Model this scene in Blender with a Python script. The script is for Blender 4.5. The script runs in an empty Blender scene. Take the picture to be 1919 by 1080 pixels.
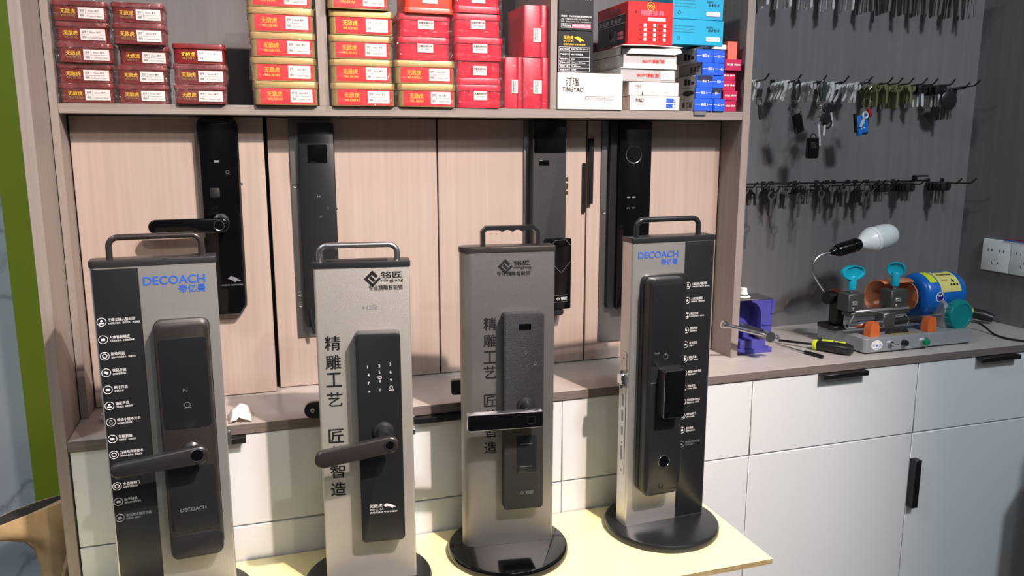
import bpy, bmesh, math, random
from mathutils import Vector, Matrix, Euler
from math import sin, cos, pi, radians as rad
random.seed(7)
S = bpy.context.scene
COL = S.collection
# ------------------------------------------------------------------ camera, world, lights, exposure
YAW, PITCH, ROLL = 0.3144953, -0.1817292, 0.00038
fw = Vector((sin(YAW)*cos(PITCH), cos(YAW)*cos(PITCH), sin(PITCH)))
ri = Vector((cos(YAW), -sin(YAW), 0)); up = ri.cross(fw)
r2 = ri*cos(ROLL)+up*sin(ROLL); u2 = -ri*sin(ROLL)+up*cos(ROLL)
cam = bpy.data.objects.new('camera', bpy.data.cameras.new('camera')); COL.objects.link(cam)
cam.matrix_world = Matrix(((r2.x,u2.x,-fw.x,0.30975),(r2.y,u2.y,-fw.y,-1.40746),(r2.z,u2.z,-fw.z,1.34582),(0,0,0,1)))
cam.data.sensor_width = 36; cam.data.lens = 36*1497.0/1919; cam.data.clip_start = .02
S.camera = cam
S.view_settings.view_transform = 'Standard'; S.view_settings.look = 'None'
S.view_settings.exposure = 0.0; S.view_settings.gamma = 1; S.view_settings.use_curve_mapping = False
W = bpy.data.worlds.new('world'); S.world = W; W.use_nodes = True
W.node_tree.nodes['Background'].inputs[0].default_value = (.75,.85,1,1)
W.node_tree.nodes['Background'].inputs[1].default_value = 0.25
def lamp(name, kind, loc, aim, energy, color, size=.3, spot=None, size_y=None):
    d = bpy.data.lights.new(name, kind); o = bpy.data.objects.new(name, d); COL.objects.link(o)
    o.location = loc; o.rotation_euler = (Vector(aim)-Vector(loc)).to_track_quat('-Z','Y').to_euler()
    d.energy = energy; d.color = color
    if kind == 'AREA':
        d.size = size
        if size_y: d.shape = 'RECTANGLE'; d.size_y = size_y
    else: d.shadow_soft_size = size
    if spot: d.spot_size = rad(spot[0]); d.spot_blend = spot[1]
    return o
lamp('ceiling_spot_warm','SPOT',(1.42,-2.0,3.22),(.50,-.05,.72),590,(1,.81,.73),.035,(50,.8))
lamp('ceiling_spot_second','SPOT',(1.30,-3.1,3.22),(.12,.15,1.20),140,(1,.87,.77),.05,(22,.8))
lamp('ceiling_panel_cool','AREA',(1.75,-2.15,3.24),(1.5,0,.8),74,(.80,.90,1),.35,None,.35)
lamp('wall_fill_left','AREA',(-1.15,-.9,3.24),(-.5,.3,.6),34,(.86,.93,1),.4,None,.4)  # added fill that brightens the marble wall and green trim on the left
lamp('room_fill_far','AREA',(.4,-3.5,3.24),(.4,-3.5,0),20,(.95,.97,1),.6,None,.6)  # added fill for the room, pointing straight down behind the camera
# ------------------------------------------------------------------ materials
def lin(c):
    c = c/255
    return c/12.92 if c <= .04045 else ((c+.055)/1.055)**2.4
def rgb(t): return (lin(t[0]), lin(t[1]), lin(t[2]), 1)
MATS = {}
def mat(name, col, rough=.5, metal=0, bump=None, grain=None, spec=None, coat=0, trans=0, emit=None, var=None):
    """bump=(scale,strength,stretch xyz); grain=(second colour, scale xyz, amount)"""
    m = bpy.data.materials.new(name); m.use_nodes = True; nt = m.node_tree; N = nt.nodes; L = nt.links
    b = N['Principled BSDF']; b.inputs['Base Color'].default_value = rgb(col)
    b.inputs['Roughness'].default_value = rough; b.inputs['Metallic'].default_value = metal
    if spec is not None: b.inputs['Specular IOR Level'].default_value = spec
    if coat: b.inputs['Coat Weight'].default_value = coat; b.inputs['Coat Roughness'].default_value = .05
    if trans: b.inputs['Transmission Weight'].default_value = trans
    if emit: b.inputs['Emission Color'].default_value = rgb(emit[0]); b.inputs['Emission Strength'].default_value = emit[1]
    tc = None
    def coords(st):
        nonlocal tc
        if tc is None: tc = N.new('ShaderNodeTexCoord')
        mp = N.new('ShaderNodeMapping'); mp.inputs['Scale'].default_value = st
        L.new(tc.outputs['Object'], mp.inputs[0]); return mp
    if grain:
        mp = coords(grain[1]); n = N.new('ShaderNodeTexNoise'); n.inputs['Scale'].default_value = 1; n.inputs['Detail'].default_value = 5
        L.new(mp.outputs[0], n.inputs['Vector'])
        r = N.new('ShaderNodeValToRGB'); r.color_ramp.elements[0].position = .35; r.color_ramp.elements[1].position = .68
        r.color_ramp.elements[0].color = rgb(grain[0]); r.color_ramp.elements[1].color = rgb(col)
        L.new(n.outputs[0], r.inputs[0]); L.new(r.outputs[0], b.inputs['Base Color'])
    if bump:
        mp = coords(bump[2] if len(bump) > 2 else (1,1,1)); n = N.new('ShaderNodeTexNoise'); n.inputs['Scale'].default_value = bump[0]; n.inputs['Detail'].default_value = 4
        L.new(mp.outputs[0], n.inputs['Vector']); bp = N.new('ShaderNodeBump'); bp.inputs['Strength'].default_value = bump[1]; bp.inputs['Distance'].default_value = .002
        L.new(n.outputs[0], bp.inputs['Height']); L.new(bp.outputs[0], b.inputs['Normal'])
    MATS[name] = m; return m
greige = mat('greige_wood', (148,137,129), .5, 0, (1,.12,(260,260,6)), ((139,128,121), (180,180,3)))
greige_h = mat('greige_wood_horizontal', (148,137,129), .5, 0, (1,.12,(6,260,260)), ((139,128,121), (3,180,180)))
topm = mat('worktop_laminate', (186,178,171), .3, 0, (1,.06,(6,200,200)), ((178,170,163), (3,120,120)))
topedge = mat('worktop_edge', (118,107,101), .5, 0, None, ((104,94,89), (4,150,300)))
beige = mat('beige_wood', (180,161,149), .5, 0, (1,.08,(200,200,4)), ((172,153,141), (120,120,2.5)))
white = mat('white_front', (214,217,216), .45, 0, (1,.08,(150,150,4)))
darkcore = mat('dark_gap', (30,28,28), .8)
darkwall = mat('charcoal_panel', (116,113,113), .55, 0, (1,.15,(120,120,5)), ((109,106,106), (60,60,2)))
black = mat('black_metal', (16,16,18), .38)
blackgloss = mat('black_glass', (7,7,9), .07, 0, None, None, .6)
blacksatin = mat('black_satin', (32,33,35), .3)
bronze = mat('dark_bronze', (66,61,59), .3, .5)
greyglass = mat('smoked_panel', (30,32,35), .2)
gunmetal = mat('gunmetal', (56,55,56), .35, .5)
matgrey = mat('grained_black', (36,36,37), .5, 0, (900,.7))
steel = mat('brushed_steel', (204,202,198), .38, .8, (1,.10,(900,900,8)))
sand = mat('sandblasted_steel', (208,203,194), .42, .7, (1100,.35))
sand2 = mat('sandblasted_steel_dark', (158,156,153), .34, .8, (1100,.3))
chrome = mat('chrome', (220,220,222), .16, 1)
satin_al = mat('satin_aluminium', (205,205,208), .3, 1)
nickel = mat('nickel_keys', (230,230,228), .28, .42)
darkkey = mat('tarnished_keys', (122,122,122), .4, .6)
oliv = mat('olive_brass_keys', (142,142,100), .4, .6)
brass = mat('brass', (214,184,120), .25, 1)
galv = mat('grey_steel_plate', (122,121,120), .4, .8)
M_yellow = mat('pale_yellow_laminate', (252,240,184), .28, 0)
ply = mat('plywood_edge', (186,168,124), .7, 0, (1,.4,(30,30,900)), ((140,118,78), (20,20,700)))
bluep = mat('blue_print', (44,92,190), .5)
whitep = mat('white_print', (228,228,226), .5)
greyp = mat('grey_print', (120,122,124), .5)
blackp = mat('black_print', (22,20,20), .5)
yellowp = mat('yellow_print', (240,196,60), .5)
redp = mat('red_print', (214,62,52), .5)
pinkp = mat('pink_print', (238,120,140), .5)
paper = mat('white_label', (238,234,228), .55)
goldtin = mat('gold_tin', (172,142,88), .38, .45)
maroon = mat('maroon_tin', (118,30,30), .35, .1)
maroonlid = mat('maroon_tin_lid', (84,34,40), .3, .1, None, ((136,36,38), (30,30,30)))
redlab = mat('red_tin_label', (222,30,44), .4)
redtin = mat('crimson_tin', (206,20,54), .35)
redtin2 = mat('vermilion_tin', (222,62,40), .35)
cardw = mat('white_card', (240,232,222), .55)
cardp = mat('pinkish_white_card', (238,220,210), .55)
cardg = mat('grey_card', (176,174,172), .6)
cardblue = mat('blue_card', (36,92,214), .45)
cardnavy = mat('navy_card', (24,34,74), .6)
cardcy = mat('cyan_card', (34,164,204), .45)
cardk = mat('black_card', (24,24,26), .42)
cardred = mat('red_card', (214,34,34), .42)
cardcrim = mat('crimson_card', (182,28,76), .5)
cardsal = mat('salmon_card', (228,110,92), .5)
plasw = mat('white_plastic', (228,230,228), .35)
bulbm = mat('frosted_bulb', (206,212,212), .25)
teal = mat('turquoise_plastic', (20,160,184), .3)
tealw = mat('green_teal_plastic', (8,124,124), .35)
bluem = mat('blue_enamel', (16,98,182), .28)
orangep = mat('orange_plastic', (212,104,50), .4)
peach = mat('peach_guard', (222,140,96), .4)
brownr = mat('brown_rubber', (140,72,58), .6)
cast = mat('cast_aluminium', (172,175,178), .36, .5, (500,.2))
jawm = mat('jaw_steel', (92,94,90), .4, .6)
visem = mat('purple_blue_enamel', (84,82,168), .32, .2, (400,.3))
yelp = mat('yellow_plastic', (206,218,40), .4)
shirt = mat('beige_cloth', (206,176,134), .85, 0, (60,.5), ((184,152,110), (14,14,14)))
marble = mat('grey_blue_marble', (186,196,208), .25, 0)
greenp = mat('lime_green_paint', (140,160,38), .5)
floorm = mat('floor_tile', (72,71,72), .35)
ceilm = mat('ceiling_paint', (140,140,142), .8)
roomw = mat('room_paint', (118,118,120), .8)
greenl = mat('green_lens', (10,130,80), .2)
redc = mat('red_plastic', (170,30,40), .35)
bluec = mat('blue_plastic', (20,104,196), .35)
brassdust = mat('brass_filings', (176,162,120), .5, .5, (900,1))
# marble veins
def veins():
    nt = marble.node_tree; N = nt.nodes; L = nt.links
    tc = N.new('ShaderNodeTexCoord'); n = N.new('ShaderNodeTexNoise'); n.inputs['Scale'].default_value = 1.6; n.inputs['Detail'].default_value = 8
    L.new(tc.outputs['Object'], n.inputs['Vector'])
    r = N.new('ShaderNodeValToRGB'); e = r.color_ramp.elements
    e[0].position = .49; e[0].color = rgb((186,196,208)); e[1].position = .51; e[1].color = rgb((186,196,208))
    k = e.new(.5); k.color = rgb((150,158,170))
    L.new(n.outputs[0], r.inputs[0]); L.new(r.outputs[0], N['Principled BSDF'].inputs['Base Color'])
veins()
# clear wrap: real thin film, mostly see-through with wrinkled gloss
def film():
    m = bpy.data.materials.new('clear_film'); m.use_nodes = True; nt = m.node_tree; N = nt.nodes; L = nt.links
    N.remove(N['Principled BSDF']); out = N['Material Output']
    t = N.new('ShaderNodeBsdfTransparent'); g = N.new('ShaderNodeBsdfGlossy'); g.inputs['Roughness'].default_value = .18
    mx = N.new('ShaderNodeMixShader'); mx.inputs[0].default_value = .17
    tc = N.new('ShaderNodeTexCoord'); mp = N.new('ShaderNodeMapping'); mp.inputs['Scale'].default_value = (60,60,140)
    n = N.new('ShaderNodeTexNoise'); n.inputs['Scale'].default_value = 1; n.inputs['Detail'].default_value = 3; n.inputs['Distortion'].default_value = 1.2
    bp = N.new('ShaderNodeBump'); bp.inputs['Strength'].default_value = 1; bp.inputs['Distance'].default_value = .03
    L.new(tc.outputs['Object'], mp.inputs[0]); L.new(mp.outputs[0], n.inputs['Vector']); L.new(n.outputs[0], bp.inputs['Height']); L.new(bp.outputs[0], g.inputs['Normal'])
    L.new(t.outputs[0], mx.inputs[1]); L.new(g.outputs[0], mx.inputs[2]); L.new(mx.outputs[0], out.inputs[0])
    return m
filmm = film()
# ------------------------------------------------------------------ mesh helpers
class MB:
    def __init__(s): s.v = []; s.f = []
    def add(s, vs, fs):
        o = len(s.v); s.v += [tuple(p) for p in vs]; s.f += [[i+o for i in f] for f in fs]; return s
    def box(s, x0,x1,y0,y1,z0,z1, bev=0, seg=1):
        if bev <= 0:
            return s.add([(x0,y0,z0),(x1,y0,z0),(x1,y1,z0),(x0,y1,z0),(x0,y0,z1),(x1,y0,z1),(x1,y1,z1),(x0,y1,z1)],
              [(0,3,2,1),(4,5,6,7),(0,1,5,4),(1,2,6,5),(2,3,7,6),(3,0,4,7)])
        b = bmesh.new(); bmesh.ops.create_cube(b, size=1)
        for v in b.verts: v.co = Vector(((x0+x1)/2+v.co.x*(x1-x0),(y0+y1)/2+v.co.y*(y1-y0),(z0+z1)/2+v.co.z*(z1-z0)))
        bmesh.ops.bevel(b, geom=b.edges[:], offset=bev, segments=seg, profile=.5, affect='EDGES')
        b.verts.index_update(); s.add([v.co[:] for v in b.verts], [[v.index for v in f.verts] for f in b.faces]); b.free(); return s
    def obox(s, c, sx, sy, sz, rot=(0,0,0), bev=0):
        t = MB().box(-sx/2,sx/2,-sy/2,sy/2,-sz/2,sz/2,bev); M = Matrix.Translation(c) @ Euler(rot).to_matrix().to_4x4()
        return s.add([M @ Vector(p) for p in t.v], t.f)
    def loft(s, loops, cap0=True, cap1=True):
        n = len(loops[0]); vs = [p for l in loops for p in l]; fs = []
        for k in range(len(loops)-1):
            for i in range(n):
                j = (i+1) % n; fs.append((k*n+i, k*n+j, (k+1)*n+j, (k+1)*n+i))
        if cap0: fs.append(list(range(n))[::-1])
        if cap1: fs.append([(len(loops)-1)*n+i for i in range(n)])
        return s.add(vs, fs)
    def cyl(s, p0, p1, r0, r1=None, n=20, cap=True):
        r1 = r0 if r1 is None else r1; p0 = Vector(p0); p1 = Vector(p1); d = (p1-p0).normalized()
        a = d.orthogonal().normalized(); b = d.cross(a)
        L = [[p+(a*cos(2*pi*i/n)+b*sin(2*pi*i/n))*r for i in range(n)] for p, r in ((p0,r0),(p1,r1))]
        return s.loft(L, cap, cap)
    def lathe(s, prof, org=(0,0,0), ax=(0,0,1), n=28):
        org = Vector(org); d = Vector(ax).normalized(); a = d.orthogonal().normalized(); b = d.cross(a)
        return s.loft([[org+d*h+(a*cos(2*pi*i/n)+b*sin(2*pi*i/n))*max(r,1e-5) for i in range(n)] for r, h in prof])
    def tube(s, pts, r, n=10, cap=True):
        P = [Vector(p) for p in pts]; L = []; a = None
        for i, p in enumerate(P):
            d = (P[min(i+1,len(P)-1)]-P[max(i-1,0)]).normalized()
            a = d.orthogonal().normalized() if a is None else (a-d*a.dot(d)).normalized()
            b = d.cross(a); rr = r[i] if isinstance(r,(list,tuple)) else r
            L.append([p+(a*cos(2*pi*k/n)+b*sin(2*pi*k/n))*rr for k in range(n)])
        return s.loft(L, cap, cap)
    def ring(s, c, R, r, ax=(0,1,0), n=24, m=6):
        c = Vector(c); d = Vector(ax).normalized(); a = d.orthogonal().normalized(); b = d.cross(a); vs = []; fs = []
        for i in range(n):
            e = a*cos(2*pi*i/n)+b*sin(2*pi*i/n)
            for j in range(m): vs.append(c+e*(R+r*cos(2*pi*j/m))+d*r*sin(2*pi*j/m))
        for i in range(n):
            for j in range(m): fs.append((i*m+j, ((i+1)%n)*m+j, ((i+1)%n)*m+(j+1)%m, i*m+(j+1)%m))
        return s.add(vs, fs)
    def plate(s, x0,x1,z0,z1,r,yb,yf,ch=.001,seg=5):
        """rounded rectangle in XZ, from yb (back) to yf (front), with a chamfered front edge"""
        def lp(y, i): return [(x,y,z) for x,z in rrect(x0+i,x1-i,z0+i,z1-i,max(r-i,1e-4),seg)]
        sg = -1 if yf < yb else 1
        L = [lp(yb,0), lp(yf-sg*ch,0), lp(yf-sg*ch*.3,ch*.3), lp(yf,ch)]
        if sg > 0: L = [l[::-1] for l in L]
        return s.loft(L)
    def slab(s, x0,x1,y0,y1,r,z0,z1,ch=0,seg=5, rl=None):
        """rounded rectangle in XY extruded up"""
        def lp(z, i): return [(x,y,z) for x,y in rrect(x0+i,x1-i,y0+i,y1-i,max(r-i,1e-4),seg, rl if rl is None else max(rl-i,1e-4))]
        L = [lp(z0,0), lp(z1-ch,0)] + ([lp(z1-ch*.3,ch*.3), lp(z1,ch)] if ch else [lp(z1,0)])
        return s.loft(L)
    def poly(s, pts, axis, a, b):
        """2D polygon extruded along axis from a to b"""
        f = {'x': lambda p,t:(t,p[0],p[1]), 'y': lambda p,t:(p[0],t,p[1]), 'z': lambda p,t:(p[0],p[1],t)}[axis]
        return s.loft([[f(p,a) for p in pts],[f(p,b) for p in pts]])
    def mesh(s, name, off=(0,0,0), ang=38):
        me = bpy.data.meshes.new(name); me.from_pydata([(p[0]+off[0],p[1]+off[1],p[2]+off[2]) for p in s.v], [], s.f)
        b = bmesh.new(); b.from_mesh(me); bmesh.ops.recalc_face_normals(b, faces=b.faces[:]); b.to_mesh(me); b.free()
        for p in me.polygons: p.use_smooth = True
        me.set_sharp_from_angle(angle=rad(ang)); return me
    def build(s, name, m, parent=None, off=(0,0,0), label=None, ang=38):
        me = s.mesh(name, off, ang); me.materials.append(m); o = bpy.data.objects.new(name, me); COL.objects.link(o)
        if parent is not None: o.parent = parent
        if label: o['label'] = label
        return o
def rrect(x0,x1,y0,y1,r,seg=5,rl=None):
    rl = r if rl is None else rl; P = []
    for cx,cy,a0,q in ((x1-r,y0+r,-90,r),(x1-r,y1-r,0,r),(x0+rl,y1-rl,90,rl),(x0+rl,y0+rl,180,rl)):
        for k in range(seg+1):
            a = rad(a0+90*k/seg); P.append((cx+q*cos(a), cy+q*sin(a)))
    return P
def tag(o, label, cat, group=None, kind=None):
    if label: o['label'] = label
    if cat: o['category'] = cat
    if group: o['group'] = group
    if kind: o['kind'] = kind
    return o
def struct(o): o['kind'] = 'structure'; return o
def thing(name, loc, label, cat, group=None, rz=0):
    o = bpy.data.objects.new(name, None); COL.objects.link(o); o.empty_display_size = .05
    o.location = loc; o.rotation_euler = (0,0,rz); return tag(o, label, cat, group)
def copy_tree(o, parent=None):
    c = o.copy(); COL.objects.link(c)
    if parent is not None: c.parent = parent
    for ch in list(o.children): copy_tree(ch, c)
    return c
TX = {}
def text(s, x0, x1, z0, z1, y, m, parent, name='lettering', rot=None, bold=0, off=(0,0,0), keep=False):
    """flat lettering fitted into the rectangle x0..x1, z0..z1 of the plane at depth y, facing -Y"""
    key = s
    if key not in TX:
        c = bpy.data.curves.new('txt','FONT'); c.body = s; c.resolution_u = 1 if len(s) > 9 else 3; c.space_line = .95
        o = bpy.data.objects.new('txt', c); COL.objects.link(o)
        bpy.context.view_layer.update()
        me = bpy.data.meshes.new_from_object(o.evaluated_get(bpy.context.evaluated_depsgraph_get()))
        co = [(v.co.x, v.co.y) for v in me.vertices]; fs = [list(p.vertices) for p in me.polygons]
        bpy.data.objects.remove(o); bpy.data.curves.remove(c); bpy.data.meshes.remove(me)
        TX[key] = (co, fs)
    co, fs = TX[key]
    if not co: return None
    ax = min(p[0] for p in co); bx = max(p[0] for p in co); ay = min(p[1] for p in co); by = max(p[1] for p in co)
    kx = (x1-x0)/max(bx-ax,1e-6); kz = (z1-z0)/max(by-ay,1e-6)
    if keep: kx = kz = min(kx,kz)
    me = bpy.data.meshes.new(name); vs = []; ff = []; n = len(co)
    for q, (ox, oz) in enumerate(((0,0),) if not bold else ((0,0),(bold,0),(-bold,0),(0,bold*.6),(0,-bold*.6))):
        vs += [(x0+(p[0]-ax+ox)*kx+off[0], y+off[1]-q*8e-6, z0+(p[1]-ay+oz)*kz+off[2]) for p in co]
        ff += [[i+q*n for i in f] for f in fs]
    me.from_pydata(vs, [], ff); me.materials.append(m)
    o = bpy.data.objects.new(name, me); COL.objects.link(o); o.parent = parent
    if rot:
        for v in me.vertices: v.co = rot @ v.co
    return o
# ------------------------------------------------------------------ room and furniture
H = .86                                   # worktop height
XR, YW, YC, YB = 2.228, .3526, .1152, .1938
ZS0, ZS1 = 1.3913, 1.4087                 # the shelf board
struct(MB().box(-1.6,2.3,-4.2,.42,-.05,0).build('floor', floorm))
struct(MB().box(-1.6,2.3,-4.2,.42,3.3,3.36).build('ceiling', ceilm))
struct(MB().box(-.018,2.3,YW,YW+.06,0,3.3).build('wall_back', darkwall))
struct(MB().box(XR,XR+.06,-4.2,YW,0,3.3).build('wall_right', darkwall))
struct(MB().box(-1.6,-1.54,-4.2,.42,0,3.3).build('wall_left', roomw))
struct(MB().box(-1.6,2.3,-4.26,-4.2,0,3.3).build('wall_front', roomw))
struct(MB().box(-1.6,-.018,.40,.46,0,3.3).build('wall_side', marble))
struct(MB().box(-.150,-.0185,.37,.40,0,3.3).build('trim_1', greenp))
# tall shelf cabinet that stands on the worktop
cab = thing('shelf_cabinet', (.67,YC,H), 'tall grey-beige wooden shelf cabinet standing on the worktop, tins above and beige doors below', 'cabinet')
def cb(x0,x1,y0,y1,z0,z1,name,m,bev=.0006,label=None): return MB().box(x0,x1,y0,y1,z0,z1,bev).build(name, m, cab, (-.67,-YC,-H), label)
ep = thing('end_panel', (-.0092,.17,0), 'tall grey-beige end panel reaching the floor, at the left end of the drawers', 'panel')
MB().box(-.018,-.0005,0,YW-.002,0,3.0,.0006).build('board', greige, ep, (.0092,-.17,0))
cb(-.0005+.0012,.0134,YC,YW-.002,H,3.0,'side_panel',greige)
cb(1.3284,1.3472,YC,YW-.002,H,3.0,'side_panel',greige)
cb(.0134,1.3284,YC,YW-.002,ZS0,ZS1,'shelf',greige_h)
cb(.4375,.4553,YC+.001,YW-.002,ZS1,3.0,'divider',greige)
cb(.8842,.8988,YC+.001,YW-.002,ZS1,3.0,'divider',greige)
cb(.0134,1.3284,YW-.014,YW-.0022,ZS1,3.0,'back_panel',darkwall)
cb(.0134,1.3284,YB+.019,YB+.024,H,ZS0,'back_panel',darkcore)
for i,(a,b,f) in enumerate(((.0160,.3375,-.022),(.3446,.6704,0),(.6734,.9980,0),(1.0014,1.3262,0))):
    cb(a,b,YB+f,YB+.018+f,H+.0015,ZS0-.0015,'door',beige,.001)
hb = MB().box(1.0014,1.0105,YB-.012,YB,1.213,1.352,.001).box(.989,.9965,YB-.006,YB,1.194,1.30,.0008).build('door_handle', black, cab, (-.67,-YC,-H), 'black strip handle')
# worktop
wt = thing('worktop', (1.1,.17,H-.0172), 'long grey-brown laminate worktop above the white drawers', 'worktop')
MB().box(.0005,XR-.0005,0,YW-.0005,H-.0168,H,.0008).build('board', topm, wt, (-1.1,-.17,-H+.0172))
MB().box(.0005,XR-.0005,-.0012,0,H-.0172,H-.0003).build('edge_band', topedge, wt, (-1.1,-.17,-H+.0172))
# base units
xs = [.0015,.4355,.8735,1.3130,1.7605,2.2255]
names = ['white base unit beneath the far left end of the worktop, behind the first stand',
 'white base unit with black handle, behind the second and third stands',
 'white base unit below the vise end of the shelf cabinet, behind the fourth stand',
 'white base unit under the key cutting machine, left of the upright black handle',
 'white base unit at the right wall with an upright black handle on its door']
for i in range(5):
    a, b = xs[i]+.0008, xs[i+1]-.0008; cx = (a+b)/2
    u = thing('base_cabinet', (cx,.17,0), names[i], 'cabinet', 'white base units under the worktop')
    o = (-cx,-.17,0)
    MB().box(a-.0005,b+.0005,.020,YW-.003,.08,H-.0175).build('body', darkcore, u, o)
    MB().box(a,b,.06,YW-.01,.0,.079).build('plinth', darkcore, u, o)
    d = MB().box(a,b,.002,.019,.6712,H-.0195,.0012).build('drawer', white, u, o)
    e = MB().box(a,b,.002,.019,.085,.6684,.0012).build('door', white, u, o)
    hx = [.217,.634,1.10,1.541,1.990][i]
    if i != 2:
        MB().box(hx-.061,hx+.061,-.0165,.004,H-.0225,H-.0185,.0006).box(hx-.061,hx+.061,-.0175,-.0145,H-.0290,H-.0185,.0006).build('handle', black, d, o)
    if i == 4:
        MB().box(a+.0002,a+.0175,-.0165,.004,.487,.6065,.0006).build('handle', black, e, o)
# pale yellow board on which the stands are lined up
TZ = .604
tb = thing('display_table', (.5,-.15,0), 'narrow table with pale yellow laminate top and bare plywood edge', 'table')
MB().box(-.35,1.1700,-.2870,-.0020,TZ-.0008,TZ,.0003).build('tabletop', M_yellow, tb, (-.5,.15,0))
MB().box(-.35,1.1696,-.2866,-.0024,TZ-.0105,TZ-.0009).build('board_edge', ply, tb, (-.5,.15,0))
for x in (-.3,.85):
    for y in (-.26,-.06): MB().box(x-.015,x+.015,y-.015,y+.015,0,TZ-.0106,.001).build('leg', galv, tb, (-.5,.15,0))
# ------------------------------------------------------------------ display stands
ROWS = [('三维立体人脸识别','3D结构光技术，超远识别，安全便捷'),('人体智能感应','人来感应亮屏，无需触碰唤醒'),('指纹开启','活体半导体指纹头，极速开启'),('密码开启','虚位防偷窥密码'),
 ('刷卡开启','智能IC卡'),('钥匙开启','C级锁芯，应急备用'),('微信小程序开启','随时随地远程开锁'),('智能抓拍','异常停留，自动抓拍'),('万转低传动技术','超静音电机传动，静音顺滑'),
 ('全自动开门','智慧开门极速体验'),('超长待机','锂电池供电超长待机'),('室内把手快开功能','轻松把控一触即开')]
def rows(root, x, zs, w, o, y, first=0):
    for k, z in enumerate(zs):
        a, b = ROWS[k+first]; gm = greyp if k+first == 11 else whitep
        mb = MB().ring((x,y-.0002,z),.0060,.00045,(0,1,0),22,4)
        t = k+first
        if t in (0,5): mb.cyl((x,y-.0001,z+.0015),(x,y-.0004,z+.0015),.0017,None,10).obox((x,y-.0002,z-.002),.006,.0003,.002)
        elif t in (2,8,9): mb.ring((x,y-.0002,z),.003,.0006,(0,1,0),14,4)
        elif t in (6,): mb.obox((x-.0015,y-.0002,z),.0006,.0003,.006).obox((x+.0015,y-.0002,z),.0006,.0003,.006).obox((x,y-.0002,z+.003),.0034,.0003,.0006).obox((x,y-.0002,z-.003),.0034,.0003,.0006)
        else: mb.obox((x,y-.0002,z),.0052,.0003,.0034,(0,0 if t != 3 else .7,0))
        mb.build('icon', gm, root, o)
        text(a, x+.0085, x+.0085+w*len(a)/8, z+.0002, z+.0052, y-.0004, gm, root, 'lettering', None, .01, o)
        text(b, x+.0085, x+.0085+w*1.18*len(b)/17, z-.0042, z-.0012, y-.0004, gm, root, 'lettering', None, .01, o)
def stand(L, R, ztop, label, m, rl=.004, rr=.004, disc=(0,.020,.114), cap_m=gunmetal, basem=blacksatin):
    L = Vector(L); R = Vector(R); w = (R-L).length; a = math.atan2(R.y-L.y, R.x-L.x)
    c = (L+R)/2
    t = thing('display_stand', (c.x,c.y,TZ+.0001), label, 'display stand', None, a); o = (-w/2,0,0)
    dx, dy, rr_ = disc
    MB().lathe([(rr_-.001,0),(rr_,.002),(rr_,.0105),(rr_-.0022,.0138),(rr_-.006,.0150)],(w/2+dx,dy,0),(0,0,1),72).build('base_disc', basem, t, o)
    MB().slab(0,w,0,.040,rr,.0151,ztop,0,6,rl).build('body', m, t, o)
    MB().slab(-.0012,w+.0012,-.0012,.0412,rr,ztop,ztop+.009,.0012,6,rl).build('cap', cap_m, t, o)
    return t, w, o
def bail(x0,x1,z0,z1,y,r,m,t,o,label=None):
    P = [(x0,y,z0)]; c = .013
    for k in range(7): a = rad(180-15*k); P.append((x0+c+c*cos(a), y, z1-c+c*sin(a)))
    for k in range(7): a = rad(90-15*k); P.append((x1-c+c*cos(a), y, z1-c+c*sin(a)))
    P.append((x1,y,z0)); return MB().tube(P, r, 12).build('carry_handle', m, t, o, label)
def lever(x_end, x_hub, zc_end, zc_hub, h_end, h_hub, y0, y1, m, t, o, rnd=True, n=10, name='lever'):
    """flat lever that runs from the hub to its free end on the left, thickness y0..y1, rounded ends"""
    P = []
    for k in range(n+1):
        a = rad(-90+180*k/n); P.append((x_hub+h_hub/2*cos(a), zc_hub+h_hub/2*sin(a)))
    for k in range(n+1):
        a = rad(90+180*k/n); q = h_end/2 if rnd else .003
        P.append((x_end+q+q*cos(a), zc_end+(h_end/2 if not rnd else h_end/2)*sin(a)))
    cx = sum(p[0] for p in P)/len(P); cz = sum(p[1] for p in P)/len(P)
    def sh(y, i): return [(p[0]-i*(1 if p[0] > cx else -1)*.7, y, p[1]-i*(1 if p[1] > cz else -1)) for p in P]
    return MB().loft([sh(y0,.0025),sh(y0-.0025,0),sh(y1+.002,0),sh(y1+.0006,.0012),sh(y1,.0025)]).build(name, m, t, o)
# ---- stand 1 (left)
t, w, o = stand((.083,-.147),(.2535,-.138),.563,'steel display stand at the far left with black feature strip on its left side',steel,.008,.003)
MB().plate(.0030,.0637,.016,.560,.0008,.0002,-.0006,.0002).build('black_strip', blacksatin, t, o, 'glossy black printed strip')
rows(t,.0100,[.4831,.4568,.4319,.4068,.3807,.356,.3304,.3044,.2792,.229,.2041,.1779],.036,o,-.0006)
bail(.0262,.1515,.571,.6035,.018,.0045,bronze,t,o)
MB().box(.083,.140,.016,.024,.5718,.5724).build('cap_slot', blackp, t, o)
text('DECOACH',.0695,.1540,.5335,.5460,-.0006,bluep,t,'brand_lettering',None,.02,o)
text('帝亿曼',.1170,.1545,.5195,.5315,-.0006,bluep,t,'brand_lettering',None,.02,o)
lk = MB().plate(.0785,.1550,.107,.480,.012,0,-.0285,.006,7).build('smart_lock', bronze, t, o, 'dark bronze smart lock with lever handle')
MB().plate(.0775,.1560,.106,.481,.0125,0,-.004,.001,7).build('lock_gasket', blackp, lk, o)
MB().plate(.0835,.1500,.3165,.457,.006,-.0268,-.0290,.0008,5).build('front_panel', greyglass, lk, o)
MB().plate(.0835,.1500,.2580,.3150,.003,-.0268,-.0284,.0008,4).build('handle_panel', blacksatin, lk, o)
MB().plate(.0835,.1500,.1520,.2565,.005,-.0268,-.0290,.0008,5).build('lower_panel', blacksatin, lk, o)
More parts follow.
